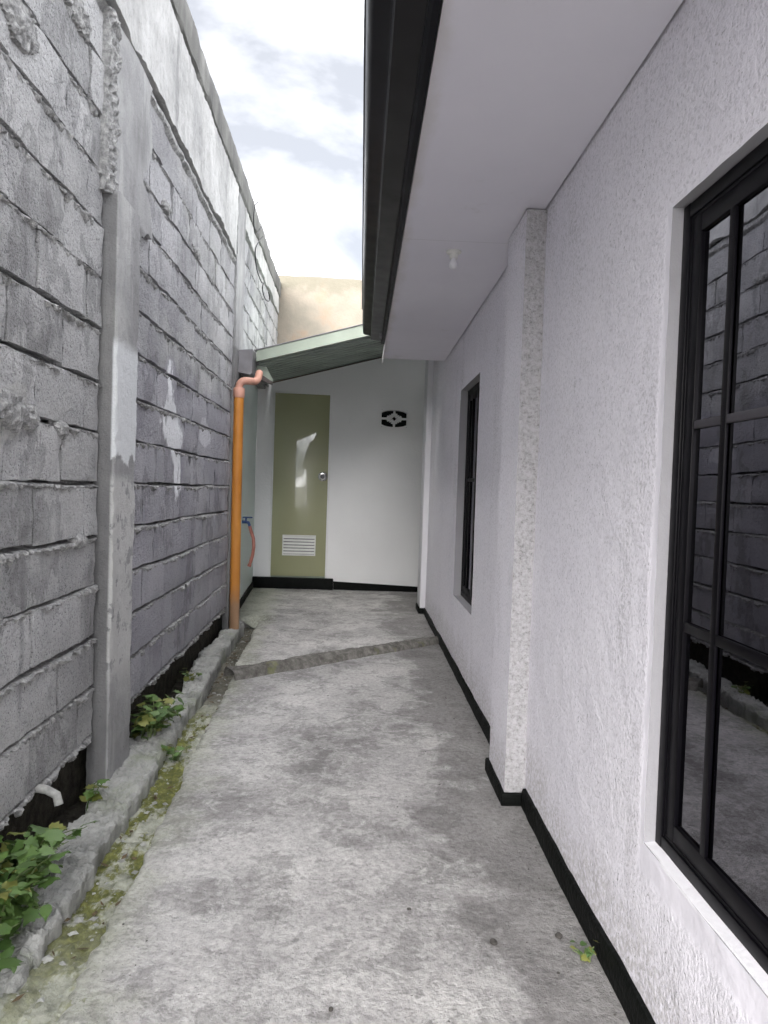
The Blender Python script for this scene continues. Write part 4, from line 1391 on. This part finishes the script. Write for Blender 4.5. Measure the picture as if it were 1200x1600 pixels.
# white pipe stub poking from the wall foot
st = MB(); st.tube([(-1.10, 2.36, 0.20), (-1.0, 2.34, 0.195), (-0.965, 2.335, 0.18), (-0.955, 2.33, 0.15)], [0.014, 0.014, 0.014, 0.014], 16)
so = st.build('pipe_stub', MT['oldpvc'], None, 50)
tag(so, 'short white plastic pipe stub poking out at the foot of block wall', 'pipe')


# ------------------------------------------------------------------ weeds
def leaf_mesh(name, lobes, mat):
    """lobed leaf lying in +Y from its stalk, folded along the midrib"""
    pts = []
    for (x, y) in lobes: pts.append((x, y))
    half = [(0, 0)] + pts
    V = []; F = []
    mid = [(0, 0.0, 0.0), (0, 0.30, 0.02), (0, 0.60, 0.02), (0, 1.0, -0.10)]
    V += mid
    for s in (-1, 1):
        o = len(V)
        for (x, y) in pts: V.append((s * x, y, 0.16 * x + 0.03 * math.sin(9 * y) - 0.25 * x * x * 2))
        k = len(pts)
        prev = 0
        for i in range(k - 1):
            ym = (pts[i][1] + pts[i + 1][1]) / 2
            m_ = min(range(4), key=lambda q: abs(mid[q][1] - ym * 0.9))
            if m_ != prev:
                F.append((prev, m_, o + i) if s > 0 else (prev, o + i, m_)); prev = m_
            F.append((m_, o + i + 1, o + i) if s > 0 else (m_, o + i, o + i + 1))
        F.append((prev, 3, o + k - 1) if s > 0 else (prev, o + k - 1, 3)) if prev != 3 else None
        F.append((0, o, 1) if s < 0 else (0, 1, o))
    me = mesh(name, V, F, smooth=80)
    me.materials.append(mat)
    return me


LOB = [[(0.18, -0.06), (0.42, 0.02), (0.30, 0.16), (0.58, 0.32), (0.33, 0.42), (0.38, 0.60), (0.20, 0.66), (0.12, 0.86)],
       [(0.20, -0.02), (0.36, 0.12), (0.34, 0.26), (0.46, 0.40), (0.28, 0.50), (0.26, 0.68), (0.14, 0.74), (0.08, 0.90)],
       [(0.10, 0.02), (0.22, 0.14), (0.27, 0.30), (0.26, 0.46), (0.20, 0.62), (0.14, 0.76), (0.09, 0.86), (0.04, 0.95)]]
LEAF = [leaf_mesh('leaf', l, MT['leaf']) for l in LOB]
LEAFY = [leaf_mesh('leaf', l, MT['leafy']) for l in LOB]


def weed(loc, n_stems, spread, height, leaf, label, group=None, seed=1, yellow=0.08, lean=(0.1, 0.0), per=5):
    rd = random.Random(seed)
    w = empty('weed', loc)
    tag(w, label, 'weed', group)
    for s in range(n_stems):
        a = rd.uniform(0, 2 * math.pi)
        L = height * rd.uniform(0.45, 1.0)
        reach = spread * rd.uniform(0.3, 1.0)
        bx, by = rd.uniform(-0.5, 0.5) * spread * 0.5, rd.uniform(-0.5, 0.5) * spread * 0.7
        tip = Vector((bx + math.cos(a) * reach + lean[0] * L, by + math.sin(a) * reach + lean[1] * L, L))
        p0 = Vector((bx, by, -0.05)); p1 = Vector((bx + (tip.x - bx) * 0.3, by + (tip.y - by) * 0.3, L * 0.6))
        pts_ = [p0, (p0 + p1) / 2 + Vector((0, 0, L * 0.06)), p1, (p1 + tip) / 2 + Vector((0, 0, L * 0.07)), tip]
        b = MB(); b.tube(pts_, [0.0036, 0.0032, 0.0028, 0.0022, 0.0012], 5)
        b.build('stem', MT['stem'], w, 60)
        for i in range(per):
            t = 0.35 + 0.65 * (i / max(1, per - 1)) + rd.uniform(-0.04, 0.04)
            t = min(t, 1.0) * 4 - 1e-6
            q = pts_[int(t)].lerp(pts_[min(int(t) + 1, 4)], t - int(t))
            ang = rd.uniform(0, 2 * math.pi)
            sc = leaf * rd.uniform(0.6, 1.2)
            me = rd.choice(LEAFY if rd.random() < yellow else LEAF)
            o = link('leaf', me, None, w)
            o.location = q + Vector((math.cos(ang) * 0.008, math.sin(ang) * 0.008, rd.uniform(0, 0.012)))
            o.rotation_euler = (rd.uniform(-0.65, 0.35), rd.uniform(-0.4, 0.4), ang - math.pi / 2)
            o.scale = (sc, sc, sc)
    return w


weed((-0.945, 1.88, -0.02), 20, 0.16, 0.25, 0.066, 'largest clump of leafy green weeds at the bottom left by the wall', seed=3, lean=(0.22, 0.0), per=8)
weed((-0.965, 2.12, -0.02), 15, 0.13, 0.21, 0.056, 'leafy green weed under the white pipe stub', seed=5, lean=(0.28, -0.1), per=7)
weed((-0.925, 1.66, -0.03), 12, 0.12, 0.17, 0.064, 'low leafy weed at the lower left edge of the picture', seed=6, lean=(0.15, 0.0), per=7)
weed((-0.985, 3.42, -0.02), 20, 0.15, 0.20, 0.052, 'bushy weed clump growing between kerb and block wall past the pilaster', seed=8, yellow=0.2, lean=(0.35, -0.1), per=7)
weed((-0.985, 2.70, -0.02), 3, 0.04, 0.09, 0.05, 'tiny weed sprouting right beside the foot of the pilaster', seed=9, yellow=0.3, per=4)
weed((-1.00, 4.35, -0.02), 5, 0.05, 0.10, 0.04, 'sparse yellowish weed on the far kerb towards the orange pipe', seed=10, yellow=0.7, per=4)
weed((-0.80, 3.25, -0.06), 5, 0.05, 0.07, 0.045, 'small weed spilling into the mossy drain channel', seed=12, yellow=0.2, per=4)
weed((0.632, 1.80, 0.0), 4, 0.03, 0.045, 0.024, 'tiny green sprout at the foot of the white wall', seed=11, yellow=0.2, lean=(-0.3, 0), per=4)


# ------------------------------------------------------------------ loose stones
def pebble(loc, r, label, seed):
    import bmesh
    bm = bmesh.new(); bmesh.ops.create_icosphere(bm, subdivisions=2, radius=1)
    rd = np.random.default_rng(seed)
    k = rd.uniform(0.7, 1.2, 3)
    for v in bm.verts:
        f = 1 + 0.28 * float(fbm(v.co.x * 1.6 + seed, v.co.y * 1.6 + v.co.z * 2.1, seed, 3))
        v.co = Vector((v.co.x * k[0] * f, v.co.y * k[1] * f, v.co.z * 0.6 * f)) * r
    me = bpy.data.meshes.new('pebble'); bm.to_mesh(me); bm.free()
    o = link('pebble', me, MT['stone']); o.location = (loc[0], loc[1], loc[2] + r * 0.5)
    tag(o, label, 'pebble')


pebble((0.399, 1.87, 0.0), 0.011, 'dark pebble lying on the open concrete floor in the foreground', 1)
pebble((0.586, 1.90, 0.0), 0.013, 'dark pebble lying close to the black skirting of house', 2)
pebble((-0.03, 1.62, 0.0), 0.008, 'small dark pebble at the bottom edge of the picture', 3)
pebble((0.18, 2.02, 0.0), 0.006, 'tiny dark pebble in the middle of the concrete floor', 4)


def scatter(name, n, place, r0, r1, flat, mat, seed):
    """grit or litter nobody would count: one mesh of small angular bits"""
    rd = random.Random(seed)
    b = MB()
    for _ in range(n):
        x, y, z = place(rd)
        r = r0 + (r1 - r0) * rd.random() ** 3
        V = []
        for (dx, dy, dz) in ((1, 0, 0), (-1, 0, 0), (0, 1, 0), (0, -1, 0), (0, 0, 1), (0, 0, -1)):
            k = r * rd.uniform(0.6, 1.3)
            V.append((dx * k, dy * k, dz * k * flat))
        a = rd.uniform(0, 6.28); c_, s_ = math.cos(a), math.sin(a)
        V = [(x + p[0] * c_ - p[1] * s_, y + p[0] * s_ + p[1] * c_, z + p[2] + r * flat * 0.4) for p in V]
        b.add(V, [(0, 2, 4), (2, 1, 4), (1, 3, 4), (3, 0, 4), (2, 0, 5), (1, 2, 5), (3, 1, 5), (0, 3, 5)])
    return b.build(name, mat, None, None)


def on_floor(rd):
    y = 1.3 + 5.0 * rd.random()
    if rd.random() < 0.45:
        x = 0.655 - abs(rd.gauss(0, 0.07)) - (0.075 if 2.68 < y < 3.1 else 0)
    else:
        x = rd.uniform(float(x_gutter(y)) + 0.02, 0.62)
    return x, y, 0.0


tag(scatter('grit', 380, on_floor, 0.0012, 0.0055, 0.6, MT['stone'], 4), 'fine dark grit scattered over the concrete floor', 'grit', kind='stuff')


def in_drain(rd):
    y = 1.5 + 4.9 * rd.random()
    x = rd.uniform(float(x_kerb(y)) + 0.005, float(x_gutter(y)) - 0.005)
    return x, y, float(drain_z(np.array([x]), y)[0])


tag(scatter('rubble', 260, in_drain, 0.003, 0.016, 0.55, MT['kerb'], 5), 'crumbs of broken concrete lying along the drain channel', 'rubble', kind='stuff')


def dead_leaf_bits():
    rd = random.Random(9)
    b = MB()
    for _ in range(90):
        x, y, z = in_drain(rd) if rd.random() < 0.96 else on_floor(rd)
        if y < 2 and rd.random() < 0.5: continue
        L = rd.uniform(0.008, 0.022); w = L * rd.uniform(0.3, 0.5); a = rd.uniform(0, 6.28)
        P = [(-L, 0, 0.002), (0, w, 0.004 + rd.uniform(0, 0.006)), (L, 0, 0.003 + rd.uniform(0, 0.008)), (0, -w, 0.003)]
        c_, s_ = math.cos(a), math.sin(a)
        b.add([(x + p[0] * c_ - p[1] * s_, y + p[0] * s_ + p[1] * c_, z + p[2] + 0.004) for p in P], [(0, 1, 2), (0, 2, 3)])
    tag(b.build('leaf_litter', MT['litter'], None, None), 'dry brown leaf scraps caught in the drain and on floor', 'leaf litter', kind='stuff')


dead_leaf_bits()
